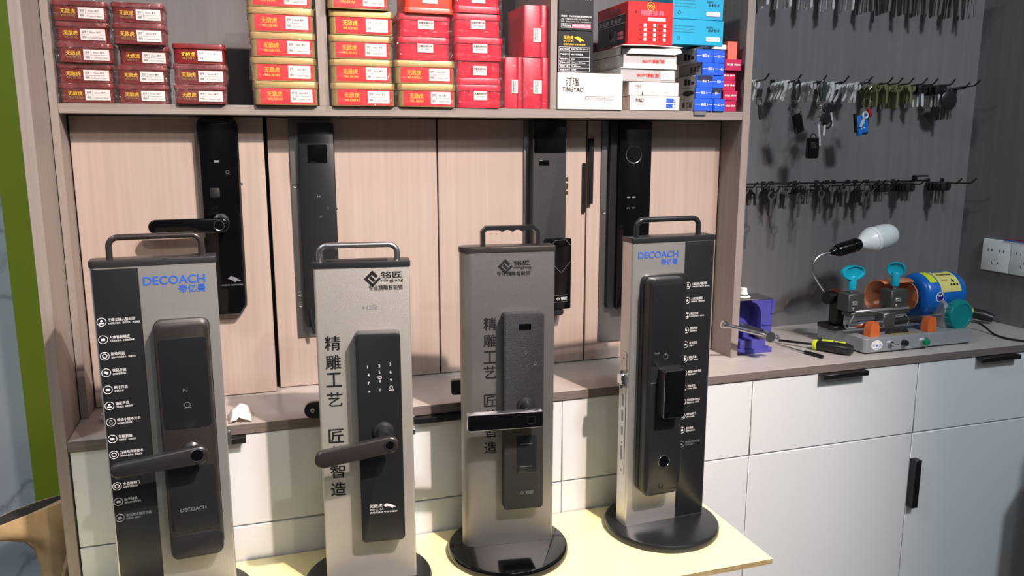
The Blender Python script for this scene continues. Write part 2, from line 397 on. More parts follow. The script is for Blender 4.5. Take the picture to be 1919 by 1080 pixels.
MB().plate(.0790,.1545,.1075,.1490,.011,-.020,-.0300,.003,6).build('bottom_cover', gunmetal, lk, o)
MB().ring((.1173,-.0292,.3535),.0040,.00035,(0,1,0),16,4).obox((.1173,-.0292,.3492),.011,.0004,.0006).build('bell_icon', greyp, lk, o)
text('N',.1130,.1190,.3740,.3790,-.0293,greyp,lk,'icon',None,0,o)
text('DECOACH',.0965,.1332,.1845,.1905,-.0293,greyp,lk,'brand_lettering',None,.01,o)
MB().lathe([(.014,0),(.0138,.008),(.0095,.011),(.0085,.028)],(.1190,-.027,.2830),(0,-1,0)).build('handle_hub', gunmetal, lk, o)
h = lever(.0105,.1290,.2765,.2850,.0205,.0270,-.052,-.066,gunmetal,lk,o)
MB().ring((.1265,-.0662,.2862),.0095,.0007,(0,1,0),32,5).build('fingerprint_ring', chrome, lk, o)
MB().cyl((.1265,-.0655,.2862),(.1265,-.0663,.2862),.0086,None,28).build('fingerprint_reader', blackgloss, lk, o)
MB().box(w,w+.006,.010,.030,.268,.292,.0008).build('latch', galv, t, o)
# ---- stand 2
t, w, o = stand((.3947,-.151),(.5420,-.170),.5475,'sandblasted silver display stand with keypad lock, second from the left',sand,.004,.003,(-.006,.018,.107),blacksatin)
bail(.0090,.1300,.556,.5805,.020,.0046,satin_al,t,o,'bright aluminium carry handle')
MB().box(.020,.115,.010,.030,.5568,.5574).build('cap_slot', blackp, t, o)
def diamond(cx,cz,r,y,m,par,o):
    q = r*.72
    b = MB()
    def q4(pts): b.add([(cx+p[0],y,cz+p[1]) for p in pts],[list(range(len(pts)))])
    R45 = lambda u,v:((u-v)*.7071*q,(u+v)*.7071*q)
    for u0,u1,v0,v1 in ((-1,1,.55,1),(-1,-.55,-1,.55),(-1,1,-1,-.62),(-.30,.18,-.55,.5),(.45,1,-.35,.55)):
        q4([R45(u0,v0),R45(u1,v0),R45(u1,v1),R45(u0,v1)])
    return b.build('emblem', m, par, o)
diamond(.0900,.5290,.0130,-.0004,blackp,t,o)
text('铭匠',.1035,.1360,.5300,.5400,-.0004,blackp,t,'brand_lettering',None,.02,o)
text('mingjiang',.1035,.1375,.5225,.5285,-.0004,blackp,t,'brand_lettering',None,.015,o)
text('专业精雕智能锁',.0835,.1370,.5105,.5185,-.0004,blackp,t,'lettering',None,.01,o)
text('4·12元',.0720,.0960,.4790,.4870,-.0004,greyp,t,'handwriting',None,0,o)
for ch,z in zip('精雕工艺匠艺智造',(.4275,.3965,.3675,.3350,.2735,.2445,.2125,.1820)):
    text(ch,.0130,.0365,z-.0115,z+.0115,-.0004,blackp,t,'lettering',None,.015,o)
lk = MB().plate(.0600,.1300,.0955,.4465,.007,0,-.025,.0025,6).build('smart_lock', blacksatin, t, o, 'matt black smart lock with keypad and lever handle')
for i,(s_,x,z) in enumerate((('1',.0790,.3931),('2',.0963,.3940),('3',.1137,.3956),('4',.0790,.3800),('5',.0963,.3835),('6',.1137,.3830),('7',.0790,.3665),('8',.0963,.3690),('9',.1137,.3700),('*',.0792,.3530),('0',.0965,.3545))):
    text(s_,x-.0016,x+.0016,z-.0022,z+.0022,-.0256,whitep,lk,'key_digit',None,.01,o,True)
MB().obox((.0963,-.0256,.3765),.0062,.0003,.0006).obox((.0963,-.0256,.3737),.0062,.0003,.0006).obox((.0935,-.0256,.3751),.0006,.0003,.0034).obox((.0991,-.0256,.3751),.0006,.0003,.0034).build('card_icon', whitep, lk, o)
MB().ring((.1137,-.0256,.3575),.0026,.00035,(0,1,0),14,4).obox((.1137,-.0256,.3535),.008,.0004,.0006).build('bell_icon', whitep, lk, o)
MB().lathe([(.0170,0),(.0165,.004),(.0120,.006),(.0110,.012),(.0095,.030)],(.1000,-.025,.2850),(0,-1,0)).build('handle_hub', gunmetal, lk, o)
h = lever(-.0070,.1080,.2585,.2755,.0270,.0265,-.050,-.064,bronze,lk,o)
MB().ring((.1080,-.0642,.2755),.0080,.0009,(0,1,0),28,5).build('fingerprint_ring', gunmetal, lk, o)
MB().cyl((.1080,-.0636,.2755),(.1080,-.0644,.2755),.0062,None,24).build('fingerprint_reader', blackgloss, lk, o)
text('无敌虎',.0740,.0940,.1560,.1620,-.0256,whitep,lk,'brand_lettering',None,.02,o)
text('WU DI HU',.0740,.0940,.1515,.1540,-.0256,whitep,lk,'brand_lettering',None,.01,o)
text('选用无敌虎·守护幸福家',.0740,.1180,.1460,.1492,-.0256,whitep,lk,'lettering',None,.01,o)
tig = MB().add([(.096,-.0256,.1590),(.100,-.0256,.1622),(.104,-.0256,.1615),(.109,-.0256,.1600),(.1165,-.0256,.1550),(.112,-.0256,.1556),(.1105,-.0256,.1530),(.107,-.0256,.1560),(.102,-.0256,.1572),(.0995,-.0256,.1560)],[list(range(10))])
tig.build('emblem', whitep, lk, o)
MB().lathe([(.012,0),(.011,.045)],(.095,.040,.290),(0,1,0)).build('rear_hub', blacksatin, t, o)
MB().plate(-.030,.105,.277,.305,.0138,.082,.092,.001,8).build('rear_lever', blacksatin, t, o)
MB().ring((-.0165,.0815,.291),.0028,.0012,(0,1,0),14,5).build('rear_knob', satin_al, t, o)
MB().box(w,w+.004,.012,.028,.262,.272,.0006).cyl((w+.002,.02,.278),(w+.002,.02,.292),.0022,None,10).build('latch', chrome, t, o)
# ---- stand 3
t, w, o = stand((.6420,-.1050),(.8060,-.1242),.5550,'grey display stand with rounded left edge and flat bar handle, third from left',sand2,.0198,.003,(.0,.006,.110),bronze,blackgloss)
P = [(.038,.564),(.038,.590),(.046,.598),(.130,.598),(.140,.588),(.140,.564)]
MB().poly([(.0375,.564),(.0375,.590),(.0465,.5985),(.1300,.5985),(.1405,.5885),(.1405,.564),(.1335,.564),(.1335,.5870),(.1290,.5915),(.116,.5915),(.110,.588),(.104,.5915),(.098,.5915),(.092,.588),(.086,.5915),(.080,.5915),(.074,.588),(.068,.5915),(.0490,.5915),(.0445,.5885),(.0445,.564)],'y',.012,.028).build('carry_handle', blacksatin, t, o, 'black carry handle with finger grips')
diamond(.0770,.5300,.0130,-.0004,blackp,t,o)
text('铭匠',.0915,.1210,.5315,.5400,-.0004,blackp,t,'brand_lettering',None,.02,o)
text('mingjiang',.0915,.1225,.5245,.5300,-.0004,blackp,t,'brand_lettering',None,.015,o)
text('专注精雕智能锁',.0620,.1210,.5140,.5215,-.0004,blackp,t,'lettering',None,.01,o)
for ch,z in zip('精雕工艺匠艺智造',(.4300,.4000,.3703,.3430,.2914,.2630,.2340,.2039)):
    text(ch,.0385,.0605,z-.0112,z+.0112,-.0004,blackp,t,'lettering',None,.015,o)
lk = MB().plate(.0700,.1415,.0910,.4510,.006,0,-.022,.0025,6).build('smart_lock', matgrey, t, o, 'grained black smart lock with bar handle')
MB().plate(.0965,.1180,.4215,.4325,.001,-.0218,-.0224,.0002,2).build('camera_window', blackgloss, lk, o)
MB().plate(.0925,.1290,.160,.230,.004,-.0218,-.0223,.0002,4).build('key_cover', blacksatin, lk, o)
MB().obox((.110,-.0225,.2145),.022,.0004,.0006).build('cover_line', greyp, lk, o); MB().obox((.110,-.0225,.1725),.022,.0004,.0006).build('cover_line', greyp, lk, o)
MB().ring((.1085,-.0224,.3816),.0022,.0003,(0,1,0),12,4).obox((.1255,-.0224,.3585),.007,.0003,.0006).ring((.1255,-.0224,.3615),.0025,.0003,(0,1,0),12,4).build('icon', greyp, lk, o)
text('◇ 铭匠',.0990,.1235,.1195,.1260,-.0226,greyp,lk,'brand_lettering',None,.01,o)
MB().lathe([(.0165,0),(.0155,.004),(.0100,.006),(.0090,.030)],(.1090,-.022,.2860),(0,-1,0)).build('handle_hub', gunmetal, lk, o)
h = MB().plate(.0005,.1320,.2575,.2875,.004,-.046,-.0590,.0015,5).build('lever', satin_al, lk, o)
MB().plate(.0020,.1305,.2590,.2860,.003,-.0589,-.0597,.0003,4).build('lever_glass', blackgloss, lk, o)
MB().add([],[]).box(.1040,.1048,-.0600,-.0596,.2655,.2785).box(.1172,.1180,-.0600,-.0596,.2655,.2785).box(.1040,.1180,-.0600,-.0596,.2655,.2663).box(.1040,.1180,-.0600,-.0596,.2777,.2785).build('fingerprint_frame', chrome, lk, o)
MB().box(.06,.085,.040,.075,.2800,.3000,.002).build('rear_hub', blacksatin, t, o)
MB().plate(-.010,.100,.2810,.3090,.005,.075,.087,.001,5).build('rear_lever', blacksatin, t, o)
MB().box(w,w+.003,.012,.028,.262,.272,.0006).cyl((w+.002,.02,.276),(w+.002,.02,.286),.002,None,10).build('latch', chrome, t, o)
# ---- stand 4
t, w, o = stand((.9560,-.1212),(1.1300,-.1136),.5615,'steel display stand at the table\'s right end, black feature strip on its right',steel,.004,.003,(-.004,.006,.1105),blacksatin)
MB().plate(.1095,.1715,.016,.5600,.0008,.0002,-.0006,.0002).build('black_strip', blacksatin, t, o, 'glossy black printed strip')
rows(t,.1178,[.4775-.02833*k for k in range(12)],.033,o,-.0006)
bail(.0180,.1490,.570,.6010,.020,.0050,blacksatin,t,o)
text('DECOACH',.0120,.0945,.5335,.5450,-.0006,bluep,t,'brand_lettering',None,.02,o)
text('帝亿曼',.0600,.0945,.5195,.5305,-.0006,bluep,t,'brand_lettering',None,.02,o)
lk = MB().plate(.0180,.1100,.0870,.5040,.013,0,-.012,.002,7).build('smart_lock', blacksatin, t, o, 'thick black smart lock with screen and short push handle')
MB().plate(.0195,.0930,.0860,.5010,.012,-.012,-.0350,.0045,7).build('lock_body', blacksatin, lk, o)
MB().plate(.0245,.0895,.3400,.4900,.006,-.0346,-.0356,.0004,5).build('screen', greyglass, lk, o)
MB().plate(.0235,.0900,.0980,.3370,.006,-.0346,-.0354,.0004,5).build('lower_panel', blacksatin, lk, o)
MB().plate(.0400,.0825,.2460,.3350,.003,-.0360,-.0600,.001,4).build('push_handle', gunmetal, lk, o)
MB().plate(.0408,.0817,.2468,.3342,.0025,-.0600,-.0606,.0002,4).build('push_handle_glass', blackgloss, lk, o)
MB().plate(.0398,.0827,.2458,.3352,.003,-.0585,-.0598,.0003,4).build('push_handle_rim', chrome, lk, o)
MB().ring((.0590,-.0356,.1529),.0115,.0009,(0,1,0),36,6).build('key_ring', chrome, lk, o)
MB().cyl((.0590,-.0352,.1529),(.0590,-.0358,.1529),.0108,None,32).build('button', blackgloss, lk, o)
MB().ring((.0540,-.0356,.1040),.0040,.0010,(0,1,0),16,5).build('cable_port', blackp, lk, o)
MB().ring((.0545,-.0358,.3560),.0048,.0004,(0,1,0),24,4).obox((.0545,-.0358,.3600),.0006,.0004,.004).build('power_icon', greyp, lk, o)
text('Tmall',.0300,.0410,.3620,.3655,-.0359,greyp,lk,'lettering',None,0,o)
MB().obox((.0320,-.0357,.3080),.014,.0004,.0008).build('slot_line', greyp, lk, o)
pl = MB().plate(.0102,.0302,.1150,.3570,.001,0,-.0012,.0003,3)
rotL = Matrix.Rotation(rad(-90),4,'Z')
pl.v = [tuple(rotL @ Vector(p)) for p in pl.v]
mp_ = MB().add([(p[0],p[1]+.0402,p[2]) for p in pl.v], pl.f).build('mortise_plate', steel, t, o, 'steel mortise plate on the left side')
for z in (.344,.178,.123): MB().cyl((-.0011,.020,z),(-.0016,.020,z),.0022,None,12).build('screw', galv, mp_, o)
for z,hh in ((.262,.024),(.232,.022),(.202,.018),(.158,.028)):
    pts = [(.020+.0032*cos(a)+0, z+(hh/2-.003)*(1 if sin(a)>0 else -1)+.0032*sin(a)) for a in [2*pi*k/16+.01 for k in range(16)]]
    MB().poly(pts,'x',-.0016,-.0010).build('slot', galv, mp_, o)
MB().box(-.0105,-.001,.010,.027,.2950,.3160,.0015).cyl((-.006,.018,.288),(-.006,.018,.322),.004,None,12).build('latch', chrome, mp_, o)
# ------------------------------------------------------------------ smart locks shown on the beige doors
def wlock(name, x, z, label): return thing(name, (x,YB,z), label, 'smart lock')
# tall glossy lock with lever, left
xc = .2575; t = wlock('smart_lock', xc, 1.024, 'tall glossy black smart lock with lever, mounted on the leftmost beige door'); t.location.y = YB-.022-.0004; o = (-xc,0,-1.024)
yb_ = 0
pts = [(.2245,1.040),(.2370,1.024),(.2790,1.024),(.2910,1.040),(.2920,1.050),(.2935,1.375),(.2890,1.385),(.2800,1.3895),(.2360,1.3895),(.2270,1.385),(.2235,1.375),(.2235,1.050)]
def sh(y,i): return [(xc+(p[0]-xc)*(1-i/.035), y, 1.206+(p[1]-1.206)*(1-i/.18)) for p in pts]
MB().loft([sh(-.0002,0),sh(-.018,0),sh(-.0235,.003),sh(-.024,.0045)]).build('lock_body', blackgloss, t, o, None, 25)
MB().plate(.2285,.2885,1.075,1.380,.008,-.0238,-.0248,.0004,5).build('glass_front', blackgloss, t, o)
MB().plate(.2390,.2560,1.245,1.262,.002,-.0246,-.0250,.0002,3).build('sensor_window', blackp, t, o)
MB().obox((.2540,-.0251,1.3100),.0090,.0003,.0036).build('card_icon', greyp, t, o)
MB().ring((.2715,-.0251,1.2905),.0028,.00035,(0,1,0),12,4).obox((.2715,-.0251,1.2868),.008,.0003,.0006).build('bell_icon', greyp, t, o)
MB().lathe([(.0150,0),(.0145,.006),(.0105,.009),(.0100,.020)],(.2550,-.0235,1.2010),(0,-1,0)).build('handle_hub', gunmetal, t, o)
lever(.1345,.2560,1.1965,1.1965,.0255,.0265,-.040,-.052,blackgloss,t,o)
MB().ring((.2520,-.0524,1.1965),.0088,.0007,(0,1,0),32,5).build('fingerprint_ring', chrome, t, o)
MB().cyl((.2520,-.0516,1.1965),(.2520,-.0523,1.1965),.0080,None,24).build('fingerprint_reader', blackgloss, t, o)
MB().add([(.2600+p[0],-.0251,1.0930+p[1]) for p in ((0,.002),(.006,.006),(.014,.003),(.024,-.004),(.016,-.003),(.013,-.006),(.008,-.002))],[list(range(7))]).build('emblem', greyp, t, o)
text('无敌虎 选用幸福',.2480,.2860,1.0810,1.0840,-.0251,greyp,t,'lettering',None,0,o)
MB().cyl((.2932,-.012,1.268),(.2962,-.012,1.268),.0022,None,10).build('screw', gunmetal, t, o)
# second, on grey plate
xc = .425; t = wlock('smart_lock', xc, .963, 'matt dark grey smart lock on grey steel plate, behind the second display stand'); t.location.y = YB-.0003; o = (-xc,0,-.963)
pb = MB().plate(.3840,.4640,.9630,1.3890,.001,0,-.0040,.0005,2).build('mounting_plate', galv, t, o, 'grey steel mounting plate')
for z in (1.262,1.0495,1.0285):
    MB().ring((.3915,-.0042,z),.0042,.0014,(0,1,0),18,5).cyl((.3915,-.0035,z),(.3915,-.0045,z),.0028,None,12).build('screw', galv, pb, o)
lk = MB().plate(.4005,.4665,.9850,1.3800,.003,-.004,-.0200,.001,3).build('lock_body', blacksatin, t, o)
MB().plate(.4160,.4520,1.3050,1.3400,.002,-.0199,-.0206,.0002,3).build('camera_window', blackgloss, t, o)
text('H',.4310,.4360,1.2395,1.2430,-.0207,greyp,t,'icon',None,.02,o)
text('◇',.4475,.4520,1.2165,1.2210,-.0207,greyp,t,'icon',None,0,o)
text('△',.4330,.4385,1.2010,1.2055,-.0207,greyp,t,'icon',None,0,o)
MB().cyl((.4665,-.010,1.216),(.4690,-.010,1.216),.0018,None,10).build('side_screw', gunmetal, t, o)
MB().tube([(.408,-.0205,1.02),(.411,-.024,.99),(.413,-.022,.972)],.0032,8).build('cable_stub', blacksatin, t, o)
# third, grained, with brass latch
xc = .905; t = wlock('smart_lock', xc, 1.02, 'dark grained smart lock with small brass latch on its right edge, above third display stand'); t.location.y = YB-.0003; o = (-xc,0,-1.02)
MB().plate(.8550,.9300,1.010,1.3890,.001,0,-.0035,.0005,2).build('mounting_plate', galv, t, o)
lk = MB().plate(.8660,.9405,1.020,1.3885,.004,-.0036,-.0300,.0015,4).build('lock_body', matgrey, t, o)
MB().plate(.8685,.9380,1.3220,1.3870,.003,-.0299,-.0308,.0003,3).build('glass_front', blackgloss, t, o)
MB().plate(.8800,.9020,1.2960,1.3075,.001,-.0299,-.0304,.0002,2).build('camera_window', blackgloss, t, o)
MB().obox((.9440,-.018,1.267),.0080,.012,.0095,(0,0,0),.0012).obox((.9440,-.018,1.2520),.0075,.009,.014,(0,0,0),.0012).obox((.9440,-.018,1.2385),.0080,.010,.0085,(0,0,0),.0012).build('brass_latch', brass, t, o, 'small brass latch')
# tablet shaped unit in front of it
xc = .9190; t = wlock('lock_inner_unit', xc, .985, 'glossy black lock unit with thin V lines, right of the third display stand'); t.location.y = YB-.0325; o = (-xc,0,-.985)
MB().plate(.8915,.9475,.9930,1.1450,.004,0,-.0140,.001,4).build('unit_body', blackgloss, t, o)
def seg(a,b,y,wd=.0006):
    a = Vector((a[0],y,a[1])); b = Vector((b[0],y,b[1])); d = (b-a).normalized(); n = Vector((-d.z,0,d.x))*wd/2
    return [a+n,b+n,b-n,a-n]
mb = MB()
for a_,b_ in (((.902,1.131),(.911,1.141)),((.911,1.141),(.934,1.1425)),((.934,1.1425),(.9455,1.130)),((.9455,1.095),(.925,1.072)),((.902,1.095),(.925,1.072)),((.905,1.0235),(.940,1.0245)),((.905,1.0085),(.940,1.0095))):
    mb.add(seg(a_,b_,-.0143),[(0,1,2,3)])
mb.build('line_pattern', greyp, t, o)
text('◇ 铭匠',.9150,.9390,1.0120,1.0195,-.0144,whitep,t,'brand_lettering',None,.01,o)
MB().plate(.9020,.9330,.9790,.9940,.007,.002,-.011,.001,4).build('lower_knob', blacksatin, t, o)
# fourth, on plate
xc = 1.090; t = wlock('smart_lock', xc, .903, 'glossy black smart lock on long grey plate, behind the right display stand'); t.location.y = YB-.0003; o = (-xc,0,-.903)
pb = MB().plate(1.0325,1.1380,.9030,1.3890,.003,0,-.0040,.0005,3).build('mounting_plate', galv, t, o, 'grey steel mounting plate')
for z in (1.1945,): MB().ring((1.0398,-.0042,z),.0042,.0014,(0,1,0),18,5).cyl((1.0398,-.0035,z),(1.0398,-.0045,z),.0028,None,12).build('screw', galv, pb, o)
MB().plate(1.0470,1.1400,.9800,1.3880,.004,-.004,-.016,.001,3).build('lock_gasket', blacksatin, t, o)
MB().plate(1.0640,1.1400,.9790,1.3880,.005,-.016,-.026,.001,4).build('lock_body', blackgloss, t, o)
MB().ring((1.098,-.0262,1.318),.0185,.0009,(0,1,0),36,5).build('camera_ring', chrome, t, o)
text('■ ■',1.0840,1.1040,1.2250,1.2280,-.0264,greyp,t,'icon',None,0,o)
text('⌂ ○',1.0840,1.1040,1.2020,1.2050,-.0264,greyp,t,'icon',None,0,o)
# ------------------------------------------------------------------ tins on the upper shelf
def wrap_mesh(w, d, h, seed):
    rnd = random.Random(seed); nx, nz = 22, 8; vs = []; fs = []
    def q(i,j):
        u = i/nx; x = -w/2-.0015+u*(w+.003); z = .0004+(h+.0008)*j/nz
        e = min(u,1-u); y = -.0014-(rnd.random()*.0026 if e < .22 else rnd.random()*.0010)-(.0012*rnd.random() if j in (nz-1,nz) else 0)
        if i in (0,nx): x += (rnd.random()-.3)*.003*(-1 if i == 0 else 1)
        return (x,y,z)
    for j in range(nz+1):
        for i in range(nx+1): vs.append(q(i,j))
    for j in range(nz):
        for i in range(nx): a = j*(nx+1)+i; fs.append((a,a+1,a+nx+2,a+nx+1))
    n0 = len(vs)
    for sx in (-1,1):
        for j in range(nz+1): vs.append((sx*(w/2+.0015+rnd.random()*.001), .03, .0004+(h+.0008)*j/nz))
    for k,i in ((0,0),(1,nx)):
        for j in range(nz):
            a = j*(nx+1)+i; b = n0+k*(nz+1)+j; fs.append((a,a+nx+1,b+1,b))
    return vs, fs
def tin(kind, w, d, h, var):
    """origin at the middle of the front bottom edge"""
    if kind == 'maroon': bm_, lm, lid = maroon, maroonlid, .25
    elif kind == 'gold': bm_, lm, lid = goldtin, goldtin, .28
    elif kind == 'verm': bm_, lm, lid = redtin2, redtin2, .22
    else: bm_, lm, lid = redtin, redtin, .27
    t = bpy.data.objects.new('storage_tin', None); COL.objects.link(t); t.empty_display_size = .02
    zl = h*(1-lid)
    flip = kind in ('crim','verm') and var % 2 == 0
    z0, z1 = (0, zl) if not flip else (h-zl, h-.0003)
    MB().slab(-w/2+.0016,w/2-.0016,.0016,d,.008,z0+.0002,z1,0,5).build('tin_body', bm_, t)
    l0, l1 = (zl, h-.0003) if not flip else (.0002, h-zl)
    MB().slab(-w/2,w/2,0,d+.001,.009,l0,l1,.0012,5).build('tin_lid', lm, t)
    if kind in ('maroon','gold'):
        yl = .0012
        if kind == 'gold':
            MB().box(-w*.40,w*.44,yl-.0004,.0022,h*.05,zl-.0008).build('red_label', redlab, t)
            a, b, c = -w*.30, -w*.07, w*.08
            s0, s1 = .06*w, .40*w
        else:
            a, b, c = -w*.34, -w*.08, 0
            s0, s1 = -.03*w, .43*w
        fy = yl-.0008
        text('无敌虎', a, b, h*.36, h*.58, fy, yellowp, t, 'brand_lettering', None, .018)
        text('WU DI HU', a+.001, b, h*.20, h*.31, fy, yellowp if kind == 'gold' else goldtin, t, 'brand_lettering', None, .02)
        st = MB().box(s0,s1,fy-.0004,fy,h*.13,h*.66).build('white_sticker', paper, t)
        W_ = s1-s0
        text('型号', s0+W_*.07, s0+W_*.24, h*.46, h*.58, fy-.0006, greyp, st, 'lettering', None, .02)
        text(['60mm 单开','70mm 单开','50mm 重开','80mm 单开'][var%4], s0+W_*.38, s0+W_*.82, h*.46, h*.56, fy-.0006, greyp, st, 'lettering', None, .01)
        text('规格', s0+W_*.07, s0+W_*.24, h*.21, h*.33, fy-.0006, greyp, st, 'lettering', None, .02)
        text(['0.2mm×0.3mm','0.3mm×0.4mm','0.1mm×0.2mm','0.2mm×0.2mm'][var%4], s0+W_*.34, s0+W_*.92, h*.21, h*.30, fy-.0006, greyp, st, 'lettering', None, .01)
        MB().box(s0+W_*.04,s1-W_*.04,fy-.0006,fy-.0005,h*.385,h*.395).box(s0+W_*.29,s0+W_*.30,fy-.0006,fy-.0005,h*.18,h*.61).build('ruled_lines', greyp, st)
    else:
        s0, s1 = -.13*w, .17*w; fy = .0012
        st = MB().box(s0,s1,fy-.0006,.0022,h*.34 if not flip else h*.40,h*.72 if not flip else h*.80).build('white_sticker', paper, t)
        zz = h*.34 if not flip else h*.40
        text('豆蔻抗锈75中', s0+.0015, s1-.0015, zz+h*.22, zz+h*.32, fy-.0008, blackp, st, 'lettering', None, .03)
        text(['41.5-42.0','47.5-46.5','52.0-57.0'][var%3], s0+.006, s1-.006, zz+h*.12, zz+h*.18, fy-.0008, blackp, st, 'lettering', None, .01)
    if not (kind == 'gold' and var == 9) and kind != 'verm' and not (kind == 'maroon' and var == 8):
        vs, fs = wrap_mesh(w, d, h, var+int(w*1e4)); MB().add(vs, fs).build('plastic_wrap', filmm, t, (0,0,0), None, 12)
    return t
protos = {}
def put_tin(kind, var, x, w, z, h, y, rz, label, group, d=None):
    d = d or {'maroon':.075,'gold':.10}.get(kind,.085)
    key = (kind, var)
    ws, hs = {'maroon':(.0835,.0322),'gold':(.1145,.0430)}.get(kind,(.0920,.0435))
    if key not in protos:
        t = tin(kind, ws, d, hs, var); protos[key] = t
    else: t = copy_tree(protos[key])
    t.scale = (w/ws, 1, h/hs)
    t.location = (x+w/2, y, z+.0002); t.rotation_euler = (0,0,rz); tag(t, label, 'tin', group)
ordn = ['bottom','second from the bottom','middle','second from the top','top']
def stack(rows_, kind, who, group, ys, variants, sides=None):
    z = ZS1+.0003; n = len(rows_)
    for k,(x,w,h) in enumerate(rows_):
        pos = ('bottom' if k == 0 else 'top visible' if k == n-1 and n > 4 else 'top' if k == n-1 else {1:'second from bottom',2:'third from bottom',3:'fourth from bottom'}[k])
        put_tin(kind[k] if isinstance(kind,list) else kind, variants[k], x, w, z, h-.0006, ys[k], (random.random()-.5)*.03, '%s, %s of its stack' % (who[k] if isinstance(who,list) else who, pos), group)
        z += h
G1 = 'maroon tins at the left of the upper shelf'; G2 = 'gold tins with red labels'; G3 = 'crimson and vermilion tins'
rn = lambda: YC+(random.random()-.5)*.008
stack([(.0176,.0825,.0323),(.0162,.0840,.0323),(.0201,.0840,.0323),(.0182,.0813,.0343),(.0165,.0840,.0330)],'maroon','maroon tin in film, leftmost column by the cabinet side',G1,[YC-.002,YC+.003,YC-.004,YC+.004,YC+.002],[0,1,2,3,1])
stack([(.1035,.0810,.0323),(.1048,.0794,.0312),(.1098,.0792,.0333),(.1042,.0821,.0350),(.1053,.0817,.0330)],'maroon','maroon tin in film, second column from the left',G1,[YC+.002,YC+.001,YC+.010,YC-.004,YC-.002],[1,2,3,0,2])
stack([(.1938,.0848,.0330),(.1943,.0868,.0345),(.1959,.0855,.0340)],'maroon',['maroon film-wrapped tin, short column of three','maroon film-wrapped tin, short column of three','unwrapped maroon tin, short column of three'],G1,[YC-.010,YC-.008,YC-.006],[2,3,8])
stack([(.3245,.1110,.0415),(.3217,.1130,.0420),(.3228,.1120,.0420),(.3210,.1135,.0425),(.3203,.1135,.0430),(.3220,.1140,.0430)][:5],'gold','gold tin with red label, column left of the divider',G2,[YC-.012,YC-.004,YC-.006,YC-.004,YC-.002],[0,1,2,3,0])
stack([(.4580,.1170,.0420),(.4582,.1140,.0420),(.4580,.1140,.0420),(.4595,.1160,.0430),(.4570,.1110,.0470)],'gold','gold tin with red label, right of the divider',G2,[YC-.010,YC-.006,YC-.006,YC-.008,YC-.016],[1,2,0,9,3])
stack([(.5795,.1115,.0430),(.5750,.1160,.0425)],'gold','gold tin with red label, underneath crimson tins',G2,[YC-.008,YC-.004],[2,0])
z0 = ZS1+.0003+.0855
for k,(kd,x,w,h,who,y,vr) in enumerate((('crim',.5830,.0990,.0425,'crimson tin resting on two gold tins, lower of two',YC-.002,1),('crim',.5850,.0990,.0410,'crimson tin above gold tins, directly under the vermilion tin',YC-.001,3),('verm',.5946,.0940,.0450,'orange-red tin cut by the top of the picture',YC-.008,2))):
    put_tin(kd, vr, x, w, z0, h-.0006, y, .01*(k-1), who, G3); z0 += h
z0 = ZS1+.0003
for k,(x,w,h,who,vr) in enumerate(((.6945,.0880,.0440,'crimson tin beside the upright tins, bottom of the column',1),(.6940,.0885,.0435,'crimson tin, second from bottom, beside the upright tins',2),(.6900,.0960,.0440,'crimson tin, third from bottom, beside the upright tins',1),(.6885,.0935,.0430,'crimson tin, fourth from bottom, beside the upright tins',3),(.6910,.0890,.0460,'crimson tin at picture top, beside the upright tins',2))):
    put_tin('crim', vr, x, w, z0, h-.0006, YC-.004+.003*(k%2), .012*((k%3)-1), who, G3); z0 += h
# upright crimson tins
def upright(x, w, z, h, y, d, label, rz=0):
    t = thing('upright_tin', (x+w/2,y,z+.0002), label, 'tin', 'crimson tins standing on their sides', rz)
    MB().slab(-w/2,w/2-w*.27,.0006,d,.003,.0008,h-.0008,.0008,3).build('tin_body', redtin, t)
    MB().slab(w/2-w*.265,w/2,0,d+.0006,.003,0,h,.001,3).build('tin_lid', redtin, t)
    st = MB().box(-w*.10,w*.24,-.0006,.0004,h*.30,h*.56).build('white_sticker', paper, t)
    r = Matrix.Rotation(rad(-90),4,'Y')
    for s_,a,b in (('豆蔻抗锈75中',.0035,.0065),('41.5-42.0',0,.0018)):
        text(s_, -.011, .011, a, b, 0, blackp, st, 'lettering', Matrix.Translation((w*.02+.002,-.0009,h*.43)) @ r @ Matrix.Translation((0,0,-.002)), .02)
    vs, fs = wrap_mesh(w, d, h, 77); MB().add(vs, fs).build('plastic_wrap', filmm, t, (0,0,0), None, 12)
upright(.7915,.0360,ZS1,.0978,YC+.004,.100,'upright crimson tin, left one of the lower pair')
upright(.8290,.0520,ZS1,.0978,YC+.003,.100,'wider upright crimson tin, right one of the lower pair',.0)
upright(.8310,.0470,ZS1+.0982,.0985,YC+.004,.105,'upright crimson tin set on top of the lower pair')
# ------------------------------------------------------------------ boxes, right bay
def carton(x, w, z, h, d, m, label, y=None, rz=0, cat='box', name='carton', group=None, sidem=None, bev=.0006):
    y = YC-.004 if y is None else y
    t = thing(name, (x,y,z+.0002), label, cat, group, rz)
    MB().box(0,w,.0004,d,0,h-.0003,bev).build('box_body', m, t)
    return t
def face(t, x0,x1,z0,z1,m,name='print',y=-.0002): return MB().box(x0,x1,y,.0006,z0,z1).build(name, m, t)
def sidetext(s, t, y0,y1,z0,z1,m,x=-.0004,name='lettering'):
    # on the left side (x = 0), reading from back to front
    r = Matrix.Rotation(rad(-90),4,'Z')
    return text(s, -y1,-y0,z0,z1,0,m,t,name,Matrix.Translation((x,0,0)) @ r,.01)
ZS = ZS1
